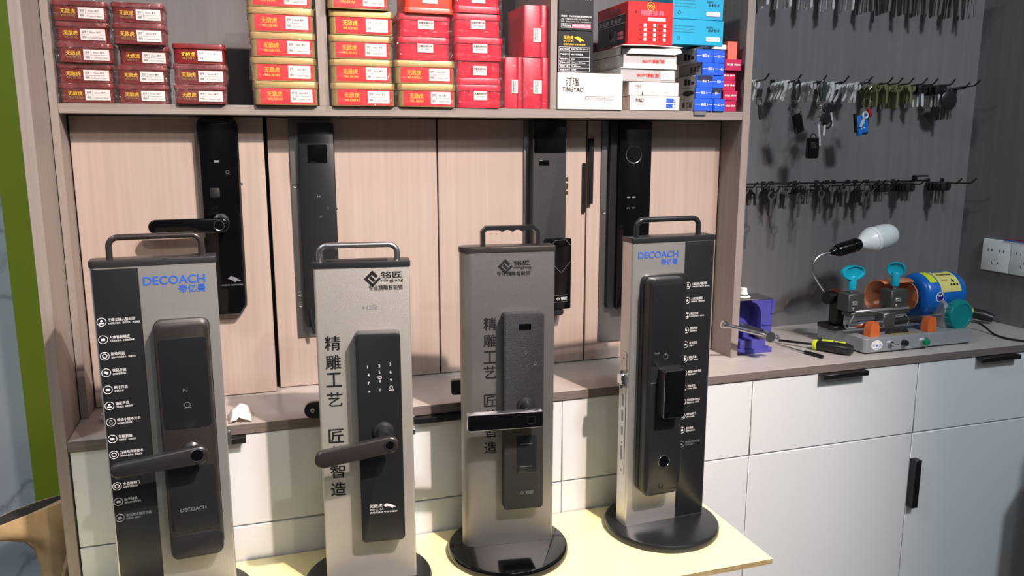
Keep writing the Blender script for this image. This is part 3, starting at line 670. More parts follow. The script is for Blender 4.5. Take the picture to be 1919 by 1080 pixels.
# white box with name
t = carton(.8995,.1405,ZS,.0712,.11,cardw,'cream white box with black capital lettering, front left of the right bay')
text('汀瑶',.016,.044,.046,.062,-.0004,blackp,t,'brand_lettering'); text('TINGYAO',.009,.054,.034,.043,-.0004,blackp,t,'brand_lettering',None,.015)
MB().ring((.030,-.0002,.050),.012,.0003,(0,1,0),18,4).build('swash', greyp, t)
text('● 防盗门锁芯 ▲ 高档锁具 ■ 品质保证',.058,.118,.0215,.0245,-.0004,greyp,t); text('♻ ☂ ⚠',.099,.118,.012,.017,-.0004,blackp,t)
MB().box(.056,.122,-.0003,.0005,.0195,.0198).box(.056,.122,-.0003,.0005,.0262,.0265).build('frame_line', greyp, t)
# two black boxes
t = carton(.8995,.0740,ZS+.0716,.0795,.10,cardk,'black box printed with a white table and yellow emblem, on the white box')
text('无敌虎',.010,.031,.0625,.0695,-.0004,yellowp,t,'brand_lettering',None,.03); text('WU DI HU',.010,.031,.0575,.0610,-.0004,yellowp,t,'brand_lettering',None,.01); text('选用无敌虎·守护幸福家',.010,.057,.0515,.0550,-.0004,yellowp,t,'lettering',None,.02)
MB().add([(x_,-.0003,z_) for x_,z_ in ((.033,.0665),(.040,.0690),(.048,.0650),(.055,.0600),(.048,.0605),(.046,.0575),(.040,.0620))],[list(range(7))]).build('emblem', yellowp, t)
zz = [.0480,.0405,.0285,.0215,.0150,.0085,.0012]
mb = MB()
for z in zz: mb.box(.001,.0665,-.0003,.0005,z-.0003,z+.0003)
for x in (.001,.0235,.0665): mb.box(x-.0003,x+.0003,-.0003,.0005,.0012,.0480)
mb.build('table_lines', whitep, t)
for (a,b),z0_,z1_ in zip((('执行标准','QB/T2476-2017'),('产品型号','9803不锈钢套锁'),('物料','弹簧舌'),('安装中心距','□60mm ○70mm'),('适用门厚','35-60mm'),('数量说明','五套带号')),zz[1:],zz[:-1]):
    c_ = (z0_+z1_)/2; text(a,.0035,.0215,c_-.0017,c_+.0017,-.0004,whitep,t,'lettering',None,.02); text(b,.0265,.0265+.0028*len(b),c_-.0016,c_+.0016,-.0004,whitep,t,'lettering',None,.02)
t = carton(.8995,.0735,ZS+.0716+.0800,.1100,.10,cardk,'upper black box with white company text and pink bar, left in right bay')
text("LOCK'S 无敌虎锁具",.006,.067,.0580,.0645,-.0004,whitep,t,'lettering',None,.02)
text('制造商：中山市无敌虎锁业有限公司',.005,.069,.0245,.0282,-.0004,whitep,t,'lettering',None,.02)
text('地址：广东省中山市小榄镇工业区一路四巷28号',.005,.063,.0195,.0222,-.0004,whitep,t,'lettering',None,.01)
text('电话：0760-22556716 传真：0760-22566146',.005,.068,.0150,.0175,-.0004,whitep,t,'lettering',None,.01)
MB().box(.005,.028,-.0003,.0005,.0045,.0050).box(.005,.028,-.0003,.0005,.0120,.0125).box(.005,.0055,-.0003,.0005,.0045,.0125).build('frame_line', whitep, t)
face(t,.028,.068,.0045,.0125,pinkp,'pink_bar'); text('400-0909-268',.030,.066,.0065,.0105,-.0006,whitep,t,'lettering',None,.02); text('免费热线',.0075,.026,.0065,.0105,-.0004,whitep,t,'lettering',None,.02)
# pinkish white pair
t = carton(1.0586,.1140,ZS,.0292,.17,cardp,'pinkish white box with blue square print, at the bottom beside the cream box',YC-.002)
text('M&D',.013,.031,.0165,.0240,-.0004,blackp,t,'brand_lettering'); text('名登锁业',.013,.031,.0110,.0135,-.0004,greyp,t)
face(t,.083,.104,.0160,.0250,bluep,'blue_print_block'); face(t,.083,.104,.0050,.0140,bluep,'blue_print_block'); text('3',.099,.103,.0175,.0235,-.0006,whitep,t,'lettering',None,.02); text('✿',.097,.103,.0060,.0125,-.0006,whitep,t,'lettering',None,.02)
t = carton(1.0560,.1140,ZS+.0295,.0275,.17,cardp,'pinkish white box with a thin black scratch mark, second from the shelf',YC-.001)
text('M&D',.014,.028,.0170,.0220,-.0004,greyp,t,'brand_lettering'); text('名登锁业',.014,.028,.0125,.0145,-.0004,greyp,t); text('●─── 家居锁',.011,.024,.0060,.0080,-.0004,greyp,t); text('防盗',.050,.057,.0060,.0080,-.0004,greyp,t); text('品质保证',.080,.092,.0060,.0080,-.0004,greyp,t)
MB().add([(.0290,-.0004,.0105),(.0320,-.0004,.0010),(.0295,-.0004,.0010)],[(0,1,2)]).build('scratch_mark', blackp, t)
def redbar(t, x, z): text('SNOPPY静音门锁',x,x+.050,z,z+.0075,-.0004,redp,t,'brand_lettering',None,.03)
t = carton(1.0365,.1240,ZS+.0574,.0262,.17,cardg,'grey flip box with red lettering and tilted white sticker, lower one',YC-.002)
redbar(t,.036,.009); MB().obox((.105,-.0003,.0135),.031,.0006,.019,(0,-.08,0)).build('white_sticker', paper, t); text('净音磁吸锁 5050',.092,.112,.015,.017,-.0008,greyp,t); text('颜色 星空灰',.092,.110,.010,.012,-.0008,pinkp,t)
MB().box(-.002,.126,-.003,.0,.0255,.0268,.0003).build('lid_edge', cardw, t)
t = carton(1.0421,.1210,ZS+.0842,.0262,.17,cardg,'grey box with red lettering right below the open white box',YC-.001)
redbar(t,.042,.010); face(t,.096,.118,.003,.019,paper,'white_sticker'); text('净音磁吸锁',.098,.114,.0135,.0155,-.0006,greyp,t); sidetext('静音门锁',t,.075,.130,.006,.016,whitep)
MB().box(-.0005,.1215,-.001,.0003,0,.009).build('lower_edge', cardw, t)
# open white box
t = thing('open_carton', (1.0365,YC-.006,ZS+.1108), 'flattened open white box with dark inside, under the red box', 'box', None, 0)
MB().box(-.036+.040,.132,.012,.17,.0006,.0170,.0006).build('box_body', cardg, t)
MB().poly([(.012,.0012),(.120,.0012),(.136,.0060),(.130,.0150),(.090,.0120),(.020,.0105)],'y',.0,.012).build('front_flap', cardw, t)
MB().poly([(.0,.0175),(.050,.0192),(.120,.0175),(.136,.0165),(.132,.0150),(.060,.0180),(.0,.0165)],'y',-.002,.05).build('lid', cardw, t)
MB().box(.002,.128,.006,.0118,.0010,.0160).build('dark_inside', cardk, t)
# red box
t = carton(1.0483,.1015,ZS+.1308,.0830,.150,cardred,'red carton with white name bar, tick squares and a dark picture on its side',YC-.004)
MB().ring((.050,-.0002,.0735),.0080,.0009,(0,1,0),24,5).build('round_badge', yellowp, t); text('SQ',.045,.055,.0705,.0765,-.0004,yellowp,t,'brand_lettering',None,.03)
text('翔鹏锁具',.028,.080,.0560,.0660,-.0004,pinkp,t,'brand_lettering',None,.02); text('╱ 尚',.006,.020,.0590,.0660,-.0004,blackp,t)
face(t,.044,.084,.0460,.0525,paper,'name_bar')
for j,z in enumerate((.0375,.0285,.0190,.0100)):
    for i,x in enumerate((.0385,.0600,.0825)):
        face(t,x-.003,x+.003,z-.003,z+.003,paper,'tick_square')
        text(['古铜','红铜','本色','青铜','黄铜','黑镍','沙镍','银白','咖啡','香槟','拉丝','亮光'][j*3+i],x-.0135,x-.006,z-.0018,z+.0018,-.0004,maroon,t)
mb = MB().box(-.0004,.0005,.012,.148,.002,.060); pic = mb.build('side_picture', cardk, t)
sidetext('翔鹏锁具',t,.045,.135,.065,.078,pinkp); sidetext('真品质 更安全',t,.030,.140,.0455,.0555,whitep,-.0007)
MB().box(-.0007,.0,.012,.148,.0425,.0432).box(-.0007,.0,.012,.148,.0595,.0602).build('picture_line', whitep, pic)
MB().ring((-.0006,.075,.024),.011,.0012,(1,0,0),24,5).obox((-.0006,.060,.020),.0006,.012,.024,(.2,0,0)).build('picture_knob', galv, pic)
MB().box(-.0007,.0,.020,.048,.020,.027).box(-.0007,.0,.020,.048,.012,.018).build('picture_caption', pinkp, pic)
# cyan boxes
def cyan(z, w, label):
    t = carton(1.1512,w,z,.0502,.16,cardcy,label,YC+.001,0,'box','carton','cyan boxes at the top right')
    text('超C级锁芯',w*.66,w*.80,.034,.038,-.0004,blackp,t); text('超 ● 智 享',w*.70,w*.92,.027,.033,-.0004,blackp,t)
    MB().plate(w*.66,w*.94,.0075,.0165,.002,.0004,-.0006,.0001,3).build('white_sticker', paper, t); text('型号',w*.69,w*.74,.0105,.0130,-.0008,greyp,t)
    MB().ring((.015,-.0002,.0125),.0032,.0003,(0,1,0),16,4).build('logo_ring', blackp, t)
    for k in range(3): text('适用于各种门型安装便捷品质保证',.004,.052,.036-.006*k,.0375-.006*k,-.0004,cardnavy,t)
cyan(ZS+.1345,.1205,'cyan box right of the red box, lower of the two'); cyan(ZS+.1850,.1180,'cyan box at the picture top, upper of the two')
# blue and grey long boxes, two columns
def blue(x, w, z, h, d, label, mm=cardblue, side=None, open_=False):
    t = thing('lock_carton', (x,YC-.004,z+.0002), label, 'box', 'blue ended long boxes', 0)
    MB().box(0,w,.004,d,0,h-.0003,.0005).build('box_body', cardg, t)
    MB().box(-.0002,w+.0002,0,.0042,-.0000,h-.0002,.0004).build('end_flap', mm, t)
    text('锁芯 S',w*.34,w*.72,h*.40,h*.62,-.0004,whitep,t,'lettering',None,.03)
    MB().box(w*.02,w*.30,-.0002,.0006,h*.50,h*.53).box(w*.76,w*.98,-.0002,.0006,h*.50,h*.53).build('print_line', whitep, t)
    if side: sidetext(side,t,.010,.050,h*.25,h*.75,blackp)
    if open_: MB().box(w*.05,w*.95,-.0004,.0006,h*.52,h*.97).build('open_end', cardnavy, t)
bz = ZS
for k,(x,w,h,x2,w2,d_) in enumerate(((1.2070,.0440,.0262,1.2530,.0270,.10),(1.2085,.0380,.0222,1.2470,.0230,.09),(1.2100,.0400,.0255,1.2504,.0250,.09),(1.2225,.0390,.0255,1.2620,.0130,.10),(1.2075,.0395,.0265,1.2480,.0270,.09))):
    pn = ['bottom','second from bottom','third from bottom','fourth from bottom','top'][k]
    blue(x,w,bz,h,d_,'blue ended grey box, %s, left blue column' % pn, side=['■ 乙级','·','▆ ▅ ▃','88 08 87','▆ ▅ ▃'][k], open_=(k == 2))
    blue(x2,w2,bz,h-.001,d_,'narrow blue ended box, %s, right blue column' % pn, open_=(k == 1))
    bz += h
bz = ZS
for k,(x,w,h,y,dk) in enumerate(((1.2812,.0300,.0228,0,0),(1.2770,.0345,.0205,-.002,0),(1.2760,.0320,.0215,.001,0),(1.2760,.0330,.0200,.004,0),(1.2765,.0400,.0232,-.004,0))):
    pn = ['bottom','second from bottom','middle','second from top','top'][k]
    t = carton(x,w,bz,h,.08,cardcrim,'small crimson box, %s, right hand stack' % pn,YC+y,0,'box','small_carton','small crimson boxes')
    text('防盗 锁体',w*.12,w*.92,h*.42,h*.60,-.0004,whitep,t,'lettering',None,.03); bz += h
t = carton(1.2862,.0235,bz,.0372,.06,cardsal,'salmon red upright box on the crimson stack',YC+.004)
t = thing('shelf_clip', (1.222,YC-.0025,ZS-.0085), 'small dark tab on the shelf edge below the blue boxes', 'tab')
MB().box(-.014,.014,-.0015,.0022,0,.0085,.0004).build('tab', darkwall, t); MB().box(-.014,.014,-.0015,.0022,.0082,.0088).build('tab_top', black, t)
# bits lying on the blue stack
t = thing('plastic_stopper', (1.2680,YC+.010,ZS+.1262), 'white oblong plastic cap on the blue boxes', 'cap')
MB().slab(-.017,.017,-.006,.006,.0055,.0024,.0118,.002,5).build('cap_shell', plasw, t); MB().slab(-.0155,.0155,-.005,.005,.0045,0,.0024,0,4).build('cap_base', cardnavy, t)
t = thing('crumpled_film', (1.2330,YC+.010,ZS+.1268), 'crumpled clear plastic film on the blue boxes', 'film')
vs = []; fs = []; rnd = random.Random(5)
for j in range(7):
    for i in range(7): vs.append((-.012+.004*i, -.006+.002*j, .001+rnd.random()*.010*(1-abs(i-3)/4)))
for j in range(6):
    for i in range(6): a = j*7+i; fs.append((a,a+1,a+8,a+7))
o_ = MB().add(vs,fs).build('film', filmm, t, (0,0,0), None, 180)
MB().poly([(-.030,0),(-.008,.0005),(.010,.0080),(-.004,.0075)],'y',.004,.020).build('grey_flap', cardg, t)
# ------------------------------------------------------------------ hooks and keys
def hook_mesh(L):
    return MB().tube([(0,0,0),(0,-L*.5,.001),(0,-L+.004,.003),(0,-L-.001,.006),(0,-L-.012,.016)],.0019,8).build('wire', black, None).data
hdat = {}
def hook(x, z, L, label, group):
    k = round(L,3)
    t = thing('wall_hook', (x,YW-.0002,z), label, 'hook', group)
    if k not in hdat:
        w_ = MB().tube([(0,-.002,0),(0,-L*.5,.001),(0,-L+.004,.003),(0,-L-.001,.006),(0,-L-.012,.016)],.0019,8).build('wire', black, t)
        p_ = MB().box(-.006,.006,-.003,0,-.010,.012,.0008).build('backplate', black, t); hdat[k] = (w_.data, p_.data)
    else:
        for nm, d_ in zip(('wire','backplate'), hdat[k]):
            c = bpy.data.objects.new(nm, d_); COL.objects.link(c); c.parent = t
    return t
def key_mesh(kind):
    b = MB()
    if kind == 'big':      # long blank
        bow, bl, bw = .0125, .058, .0072
    elif kind == 'std': bow, bl, bw = .0115, .030, .0066
    elif kind == 'ring': bow, bl, bw = .0115, .040, .0070
    else: bow, bl, bw = .0120, .036, .0075
    hz = 0 if kind != 'head' else 0
    n = 16; zc = -bow*.45; hr = bow*(.62 if kind == 'ring' else .30); t_ = .0011
    out = []; inn = []
    for i in range(n):
        a = 2*pi*i/n; out.append((bow*cos(a), zc+bow*.92*sin(a))); inn.append((hr*cos(a), hr*sin(a)*1.0+ (0 if kind != 'ring' else zc)))
    vs = []
    for y in (-t_,t_):
        vs += [(p[0],y,p[1]) for p in out]+[(p[0],y,p[1]) for p in inn]
    fs = []
    for i in range(n):
        j = (i+1)%n
        fs += [(i,j,n+j,n+i),(2*n+i,3*n+i,3*n+j,2*n+j),(i,2*n+i,2*n+j,j),(n+i,n+j,3*n+j,3*n+i)]
    b.add(vs,fs)
    z1 = zc-bow*.86; z0 = z1-bl
    b.poly([(-bw/2,z1+.002),(-bw/2,z0+.003),(-bw/5,z0),(bw/4,z0),(bw/2,z0+.004),(bw/2,z1+.002)],'y',-t_*.9,t_*.9)
    b.box(-bw*.72,bw*.72,-t_*.95,t_*.95,z1-.003,z1+.001)
    return b.mesh('key')
KM = {}
def key(kind, m, x, y, z, tilt, yaw, label, group, head=False):
    k = (kind, m.name, head)
    if k not in KM:
        me = key_mesh(kind); me.materials.append(m); KM[k] = [me]
        if head: h_ = MB().plate(-.0135,.0135,-.0185,.0055,.006,.0022,-.0022,.0008,4).mesh('key_head'); h_.materials.append(blacksatin); KM[k].append(h_)
    if not head:
        o_ = bpy.data.objects.new('key', KM[k][0]); COL.objects.link(o_)
    else:
        o_ = bpy.data.objects.new('key', None); COL.objects.link(o_)
        a = bpy.data.objects.new('key_blade', KM[k][0]); COL.objects.link(a); a.parent = o_
        a = bpy.data.objects.new('key_head', KM[k][1]); COL.objects.link(a); a.parent = o_
    o_.location = (x,y,z); o_.rotation_euler = (0,tilt,yaw); tag(o_, label, 'key', group); return o_
rnd = random.Random(11)
OR = ['first','second','third','fourth','fifth','sixth','seventh','eighth','ninth','tenth','eleventh','twelfth','thirteenth','fourteenth']
R2 = [1.4783,1.5680,1.6408,1.7056,1.7753,1.8378,1.8691,1.9027,1.9452,1.9793,2.0357,2.0833,2.1178]
for i,x in enumerate(R2):
    z = 1.4860 if i != 11 else 1.478
    hook(x, z, .100, 'black wire hook in the middle row, %s from the left' % OR[i], 'middle row of wall hooks')
R3 = [1.4621,1.4953,1.5579,1.5827,1.6534,1.7209,1.7549,1.7745,1.8210,1.8428,1.8834,1.9695,2.0897,2.1389]
for i,x in enumerate(R3): hook(x, 1.2335, .100, 'black wire hook in the lower row, %s from the left' % OR[i], 'lower row of wall hooks')
L3 = [(1.5117,1.2225),(1.5932,1.2160),(1.6551,1.2240),(1.7925,1.2205)]
for i,(x,z) in enumerate(L3): hook(x, z, .122, 'longer black wire hook below the lower row, %s from the left' % OR[i], 'longer hooks below the lower row')
R1 = [1.450,1.505,1.560,1.622,1.685,1.745,1.800,1.858,1.915,1.965,2.020,2.075,2.125]
for i,x in enumerate(R1): hook(x, 1.738, .100, 'black wire hook in the top row, %s from the left' % OR[i], 'top row of wall hooks')
PAD = .0105
def bunch(x, z, n, kind, m, label, group, L=.100, skip=0, jit=.25, head=False, y0=.008, lean=0):
    if L <= .1: L = .078
    for k in range(n):
        u = (k+.5)/n; yy = YW-y0-u*(L-y0-.010); zz = z+.003*u-.0012
        lb = label.replace(' key blank on', ' key blank #T on').replace(' key on', ' key #T on').replace(' key at the tip of', ' key #T of').replace(' key blade hanging from', ' key #T of').replace('#T', ['nearest the tip','second from the tip','third from the tip','fourth from the tip','fifth from the tip','sixth from the tip','seventh from the tip','eighth from the tip','ninth from the tip','nearest the wall'][n-1-k])
        key(kind, m, x+(rnd.random()-.5)*.0014, yy, zz-.001, lean+(rnd.random()-.5)*jit, (rnd.random()-.5)*.5, lb, group, head)
for i,x in enumerate(R2):
    z = 1.4860
    if i < 5: bunch(x, z, 10, 'std', nickel, 'bright silver key blank on the %s hook of the middle row' % OR[i], 'silver key blanks on %s middle hook' % OR[i], .100, 0, .55, False, .008, .30)
    elif i < 9: bunch(x, z, 7, 'ring' if i%2 else 'std', oliv, 'olive brass key blank on the %s hook of the middle row' % OR[i], 'olive key blanks on %s middle hook' % OR[i], .095, 0, .2)
    elif i < 11: bunch(x, z, 6, 'head', nickel, 'black headed key on the %s hook of the middle row' % OR[i], 'black headed keys on %s middle hook' % OR[i], .095, 0, .2, True)
    elif i == 11: bunch(x, 1.478, 6, 'big', darkkey, 'long dull key on the twelfth hook of the middle row', 'long dull keys, middle hook row', .09, 0, .12, True)
for i,x in enumerate(R3[:-1]):
    bunch(x, 1.2335, 6, 'std' if i%3 else 'ring', darkkey, 'dull steel key blank on the %s hook of the lower row' % OR[i], 'dull key blanks on %s lower hook' % OR[i], .100, 0, .25, i in (10,11,12))
for i,(x,z) in enumerate(L3):
    bunch(x, z, 1, 'ring', galv, 'pale ring-headed key at the tip of the %s longer lower hook' % OR[i], 'ring-headed keys on %s longer hook' % OR[i], .122, 0, .1, False, .095)
for i,x in enumerate(R1):
    bunch(x, 1.738, 6, 'big', darkkey if i > 5 else nickel, 'long key blade hanging from the %s hook of the top row' % OR[i], 'long keys on %s top hook' % OR[i], .095, 0, .22)
# round black pile at the right end of the middle row
t = thing('key_wallet', (2.060,YW-.062,1.4815), 'round black leather key pouch at the right end of middle hooks', 'pouch')
MB().lathe([(.001,-.004),(.021,-.004),(.026,-.001),(.026,.001),(.021,.004),(.001,.004)],(0,-.012,-.030),(0,1,0),28).build('pouch_body', blacksatin, t)
MB().ring((0,-.012,-.001),.0052,.0009,(0,1,0),16,5).build('loop', galv, t)
t = thing('folded_wrench_set', (2.005,YW-.055,1.2415), 'black folded clip lying on top of the lower hook row', 'clip')
MB().box(-.020,.022,-.010,.006,0,.004,.001).box(-.020,.022,-.010,.006,.012,.016,.001).box(-.020,-.015,-.010,.006,.004,.012,.0005).build('clip_body', black, t)
t = thing('rail', (1.74,YW-.045,1.2405), 'long thin black bar running across the lower hooks', 'bar')
MB().cyl((-.335,0,.0012),(.26,0,.0012),.0022,None,10).build('bar', black, t)
# ---- key rings with fobs
def ring_of(t, c, R, ax=(.3,1,0), r=.0009, name='split_ring'): return MB().ring(c,R,r,ax,28,6).build(name, chrome, t)
yF = YW-.100
t = thing('key_ring', (1.5680,yF,1.4885), 'key ring with grey carabiner, large black car fob and thin key', 'key ring')
MB().tube([(0,0,.003),(-.009,0,-.004),(-.010,0,-.030),(-.003,0,-.044),(.004,0,-.044),(.008,0,-.030),(.007,0,-.004),(0,0,.003)],.0022,8).build('carabiner', gunmetal, t)
ring_of(t,(-.006,-.002,-.056),.0105); ring_of(t,(-.014,-.004,-.074),.0080)
f = MB(); f.obox((.005,-.004,-.100),.026,.010,.046,(0,-.30,0),.003); f.build('car_fob', blackgloss, t, (0,0,0), 'glossy black car fob'); MB().obox((.013,-.007,-.086),.0034,.003,.046,(0,-.30,0),.001).build('fob_trim', chrome, t)
MB().obox((-.0180,-.004,-.100),.0020,.0016,.036,(0,.16,0)).build('thin_key', galv, t)
t = thing('key_ring', (1.4560,yF,1.4885), 'short leather strap with a bright buckle, next to the cabinet side', 'strap')
ring_of(t,(.004,0,-.012),.0115); MB().obox((.007,0,-.034),.014,.004,.024,(0,.12,0),.001).build('strap_top', blacksatin, t)
MB().tube([(-.003,-.002,-.044),(.012,-.002,-.041),(.014,-.002,-.054),(.008,-.002,-.059),(-.001,-.002,-.056),(-.003,-.002,-.044)],.0016,8).build('buckle', chrome, t)
MB().obox((.012,0,-.074),.011,.003,.034,(0,-.18,0),.001).build('strap_end', gunmetal, t)
t = thing('key_ring', (1.6405,yF,1.4885), 'crowded key ring with green strap, rounded car fobs and hanging black remote', 'key ring')
MB().tube([(0,0,.003),(-.007,0,-.006),(-.009,0,-.026),(-.002,0,-.044),(.007,0,-.044),(.009,0,-.020),(.004,0,-.002),(0,0,.003)],.0024,8).build('carabiner', gunmetal, t)
MB().obox((.004,-.002,-.022),.013,.004,.040,(0,0,0),.0015).build('green_strap', mat('dark_green_strap',(36,56,46),.6), t)
ring_of(t,(-.001,-.002,-.053),.0115); ring_of(t,(.004,-.004,-.052),.0085)
ring_of(t,(-.011,-.006,-.094),.0098); MB().tube([(-.011,-.004,-.085),(-.008,-.004,-.074),(-.003,-.004,-.066)],.0018,8).build('link', chrome, t)
MB().obox((-.010,-.010,-.116),.0050,.0022,.030,(0,-.14,0),.0006).obox((-.006,-.010,-.140),.0040,.0018,.026,(0,-.10,0)).build('flat_key', nickel, t)
f = MB().plate(-.034,-.002,-.184,-.134,.006,.004,-.006,.002,5).build('remote', blackgloss, t, (0,0,0), 'glossy black folding remote'); MB().plate(-.027,-.011,-.160,-.144,.003,-.0058,-.0068,.0004,3).build('remote_button', gunmetal, f)
MB().ring((-.018,-.001,-.133),.0085,.0014,(0,1,0),20,5).build('remote_loop', gunmetal, f)
f = MB().lathe([(.001,-.006),(.011,-.006),(.0145,-.002),(.0145,.003),(.011,.006),(.001,.006)],(.011,-.006,-.088),(0,1,0),24).build('round_fob', blacksatin, t); MB().obox((.008,-.006,-.116),.0060,.0024,.024,(0,.03,0)).build('fob_blade', nickel, f)
MB().ring((.018,-.003,-.098),.0125,.0022,(0,1,0),28,6).build('black_loop', blacksatin, t); ring_of(t,(.003,-.005,-.070),.0060)
f = MB().lathe([(.001,-.006),(.010,-.006),(.0135,-.002),(.0135,.003),(.010,.006),(.001,.006)],(.022,.004,-.063),(0,1,0),24).build('oval_fob', blacksatin, t)
f2 = MB().plate(.022,.046,-.072,-.052,.006,.010,0,.002,5).build('square_fob', blacksatin, t); MB().obox((.036,.004,-.088),.0055,.0022,.036,(0,-.22,0)).build('fob_blade', nickel, f2)
t = thing('key_ring', (1.7750,yF,1.4885), 'key ring with blue lift remote, silver key and small red tag', 'key ring')
ring_of(t,(-.004,0,-.002),.0095,(.5,1,0),.0012); MB().tube([(.002,-.002,-.017),(.009,-.002,-.009)],.0012,6).build('link', chrome, t)
ring_of(t,(-.003,-.003,-.050),.0115,(.2,1,0),.0009); ring_of(t,(-.011,-.003,-.069),.0075,(.6,1,0))
MB().lathe([(.001,0),(.0035,.001),(.0050,.010),(.0055,.018),(.0030,.024),(.001,.025)],(.002,-.004,-.060),(.35,0,-1),14).build('red_tag', redc, t)
rm = MB(); rm.obox((-.0155,-.006,-.103),.030,.009,.048,(0,-.16,0),.0015); f = rm.build('blue_remote', bluec, t, (0,0,0), 'blue plastic remote'); MB().obox((-.0335,-.004,-.098),.0040,.010,.046,(0,-.16,0),.001).obox((-.0080,-.0107,-.1225),.016,.001,.004,(0,-.16,0)).build('remote_edge', black, f)
MB().obox((-.0200,-.0110,-.112),.0035,.0006,.0030,(0,.6,0)).obox((-.0120,-.0110,-.109),.0035,.0006,.0030,(0,.6,0)).obox((-.0130,-.0110,-.098),.003,.0006,.003).build('remote_buttons', whitep, f)
kk = MB().ring((-.0130,-.013,-.079),.0072,.0026,(0,1,0),18,5).obox((-.0200,-.013,-.096),.0068,.0024,.026,(0,.42,0)).build('silver_key', nickel, t)
MB().obox((-.001,-.012,-.092),.0024,.0014,.024,(0,-.15,0)).build('small_key', galv, t)
# ------------------------------------------------------------------ key cutting machine
MA = Vector((1.6457,.0415,H+.0002)); MR = .01185
t = thing('key_cutting_machine', (MA.x,MA.y,MA.z), 'key cutting machine with cylindrical blue motor and turquoise clamp knobs on the worktop', 'machine', None, MR); o = (0,0,0)
base = MB().slab(-.008,.184,0,.170,.012,.004,.0370,.003,5).slab(.180,.3216,.004,.170,.006,.004,.0355,.002,4).build('cast_base', cast, t, o)
for x,y in ((.006,.012),(.31,.014),(.006,.155),(.31,.155)): MB().cyl((x,y,0),(x,y,.005),.007,None,14).build('foot', blacksatin, base)
bd = MB().lathe([(.001,.0),(.0165,0),(.0160,.0007),(.001,.0008)],(.0255,-.0003,.0200),(0,-1,0),28); bd.v = [(.0255+(p[0]-.0255)*1.0,p[1],.0200+(p[2]-.0200)*.72) for p in bd.v]
bd = bd.build('badge', paper, t, o); text('三友三',.0130,.0385,.0165,.0225,-.0014,bluep,bd,'lettering',None,.03); text('SANYOU',.0190,.0330,.0110,.0135,-.0014,bluep,bd)
sw = MB().cyl((.0640,0,.0215),(.0640,-.006,.0215),.0062,None,14).build('switch_nut', chrome, t); MB().tube([(.0640,-.005,.0215),(.068,-.012,.0205),(.074,-.018,.0195)],[.0022,.0018,.0026],8).build('toggle', chrome, sw)
MB().cyl((.1040,0,.0205),(.1040,-.010,.0205),.0075,.0068,10).build('fuse_knob', black, t)
sw = MB().cyl((.1660,0,.0180),(.1660,-.005,.0180),.0105,None,20).build('switch_collar', satin_al, t); MB().lathe([(.001,0),(.0085,0),(.0080,.006),(.0050,.008),(.001,.0082)],(.1660,-.005,.0180),(0,-1,0),20).build('green_button', greenl, sw)
# motor
mt = MB().lathe([(.001,0),(.042,0),(.0500,.004),(.0545,.012),(.0545,.112),(.0515,.124),(.043,.132),(.001,.133)],(.2250,.108,.1075),(1,0,0),44).build('motor', bluem, t, o, 'cylindrical blue motor')
MB().lathe([(.001,0),(.016,0),(.018,.010),(.001,.010)],(.2150,.108,.1075),(1,0,0),24).build('motor_nose', bluem, mt)
def wrapped(x0,x1,a0,a1,R,m,name,par,th=.0004,cx=.108,cz=.1075,n=12):
    vs = []; fs = []
    for k in range(n+1):
        a = rad(a0+(a1-a0)*k/n)
        for x in (x0,x1): vs.append((x, cx-(R+th)*cos(a), cz+(R+th)*sin(a)))
    for k in range(n): fs.append((2*k,2*k+1,2*k+3,2*k+2))
    return MB().add(vs,fs).build(name, m, par)
wrapped(.2390,.2610,42,88,.0548,yelp,'yellow_sticker',mt)
st = wrapped(.2650,.3280,14,86,.0548,mat('pale_yellow_sticker',(214,204,120),.45),'maker_sticker',mt)
def curved(s_, x0,x1,a0,a1,R,m,par):
    o_ = text(s_,x0,x1,0,1,0,m,par,'lettering',None,.03)
    for v in o_.data.vertices:
        a = rad(a0+(a1-a0)*v.co.z); v.co = Vector((v.co.x,.108-R*cos(a),.1075+R*sin(a)))
curved('安全操作规程',.2740,.3200,63,70,.0556,blackp,st); curved('• • • •',.2760,.2940,44,49,.0556,redp,st); curved('▲',.3040,.3150,40,50,.0556,blackp,st); curved('● ● ●',.2980,.3220,30,36,.0556,blackp,st); curved('精密',.2720,.3100,78,85,.0556,mat('purple_print',(80,70,140),.5),st)
dc = wrapped(.2660,.2880,-14,16,.0548,paper,'goggle_disc',mt,.0003)
for v in dc.data.vertices: pass
COL.objects.unlink(dc); bpy.data.objects.remove(dc)
def sticker_disc(x, a, rx, R, m, name, par):
    vs = [(x,.108-R*cos(rad(a)),.1075+R*sin(rad(a)))]; fs = []; n = 24
    for k in range(n):
        q = 2*pi*k/n; aa = rad(a)+rx*sin(q)/R; vs.append((x+rx*cos(q),.108-R*cos(aa),.1075+R*sin(aa)))
    for k in range(n): fs.append((0,1+k,1+(k+1)%n))
    return MB().add(vs,fs).build(name, m, par)
dc = sticker_disc(.2600,2,.0125,.0549,paper,'warning_sticker',mt); sticker_disc(.2600,2,.0105,.0552,mat('deep_blue_print',(36,30,120),.45),'sticker_centre',dc)
sticker_disc(.2565,6,.0028,.0555,whitep,'sticker_mark',dc); sticker_disc(.2635,6,.0028,.0555,whitep,'sticker_mark',dc)
MB().box(.245,.315,.075,.140,.036,.056,.003).build('motor_foot', bluem, mt)
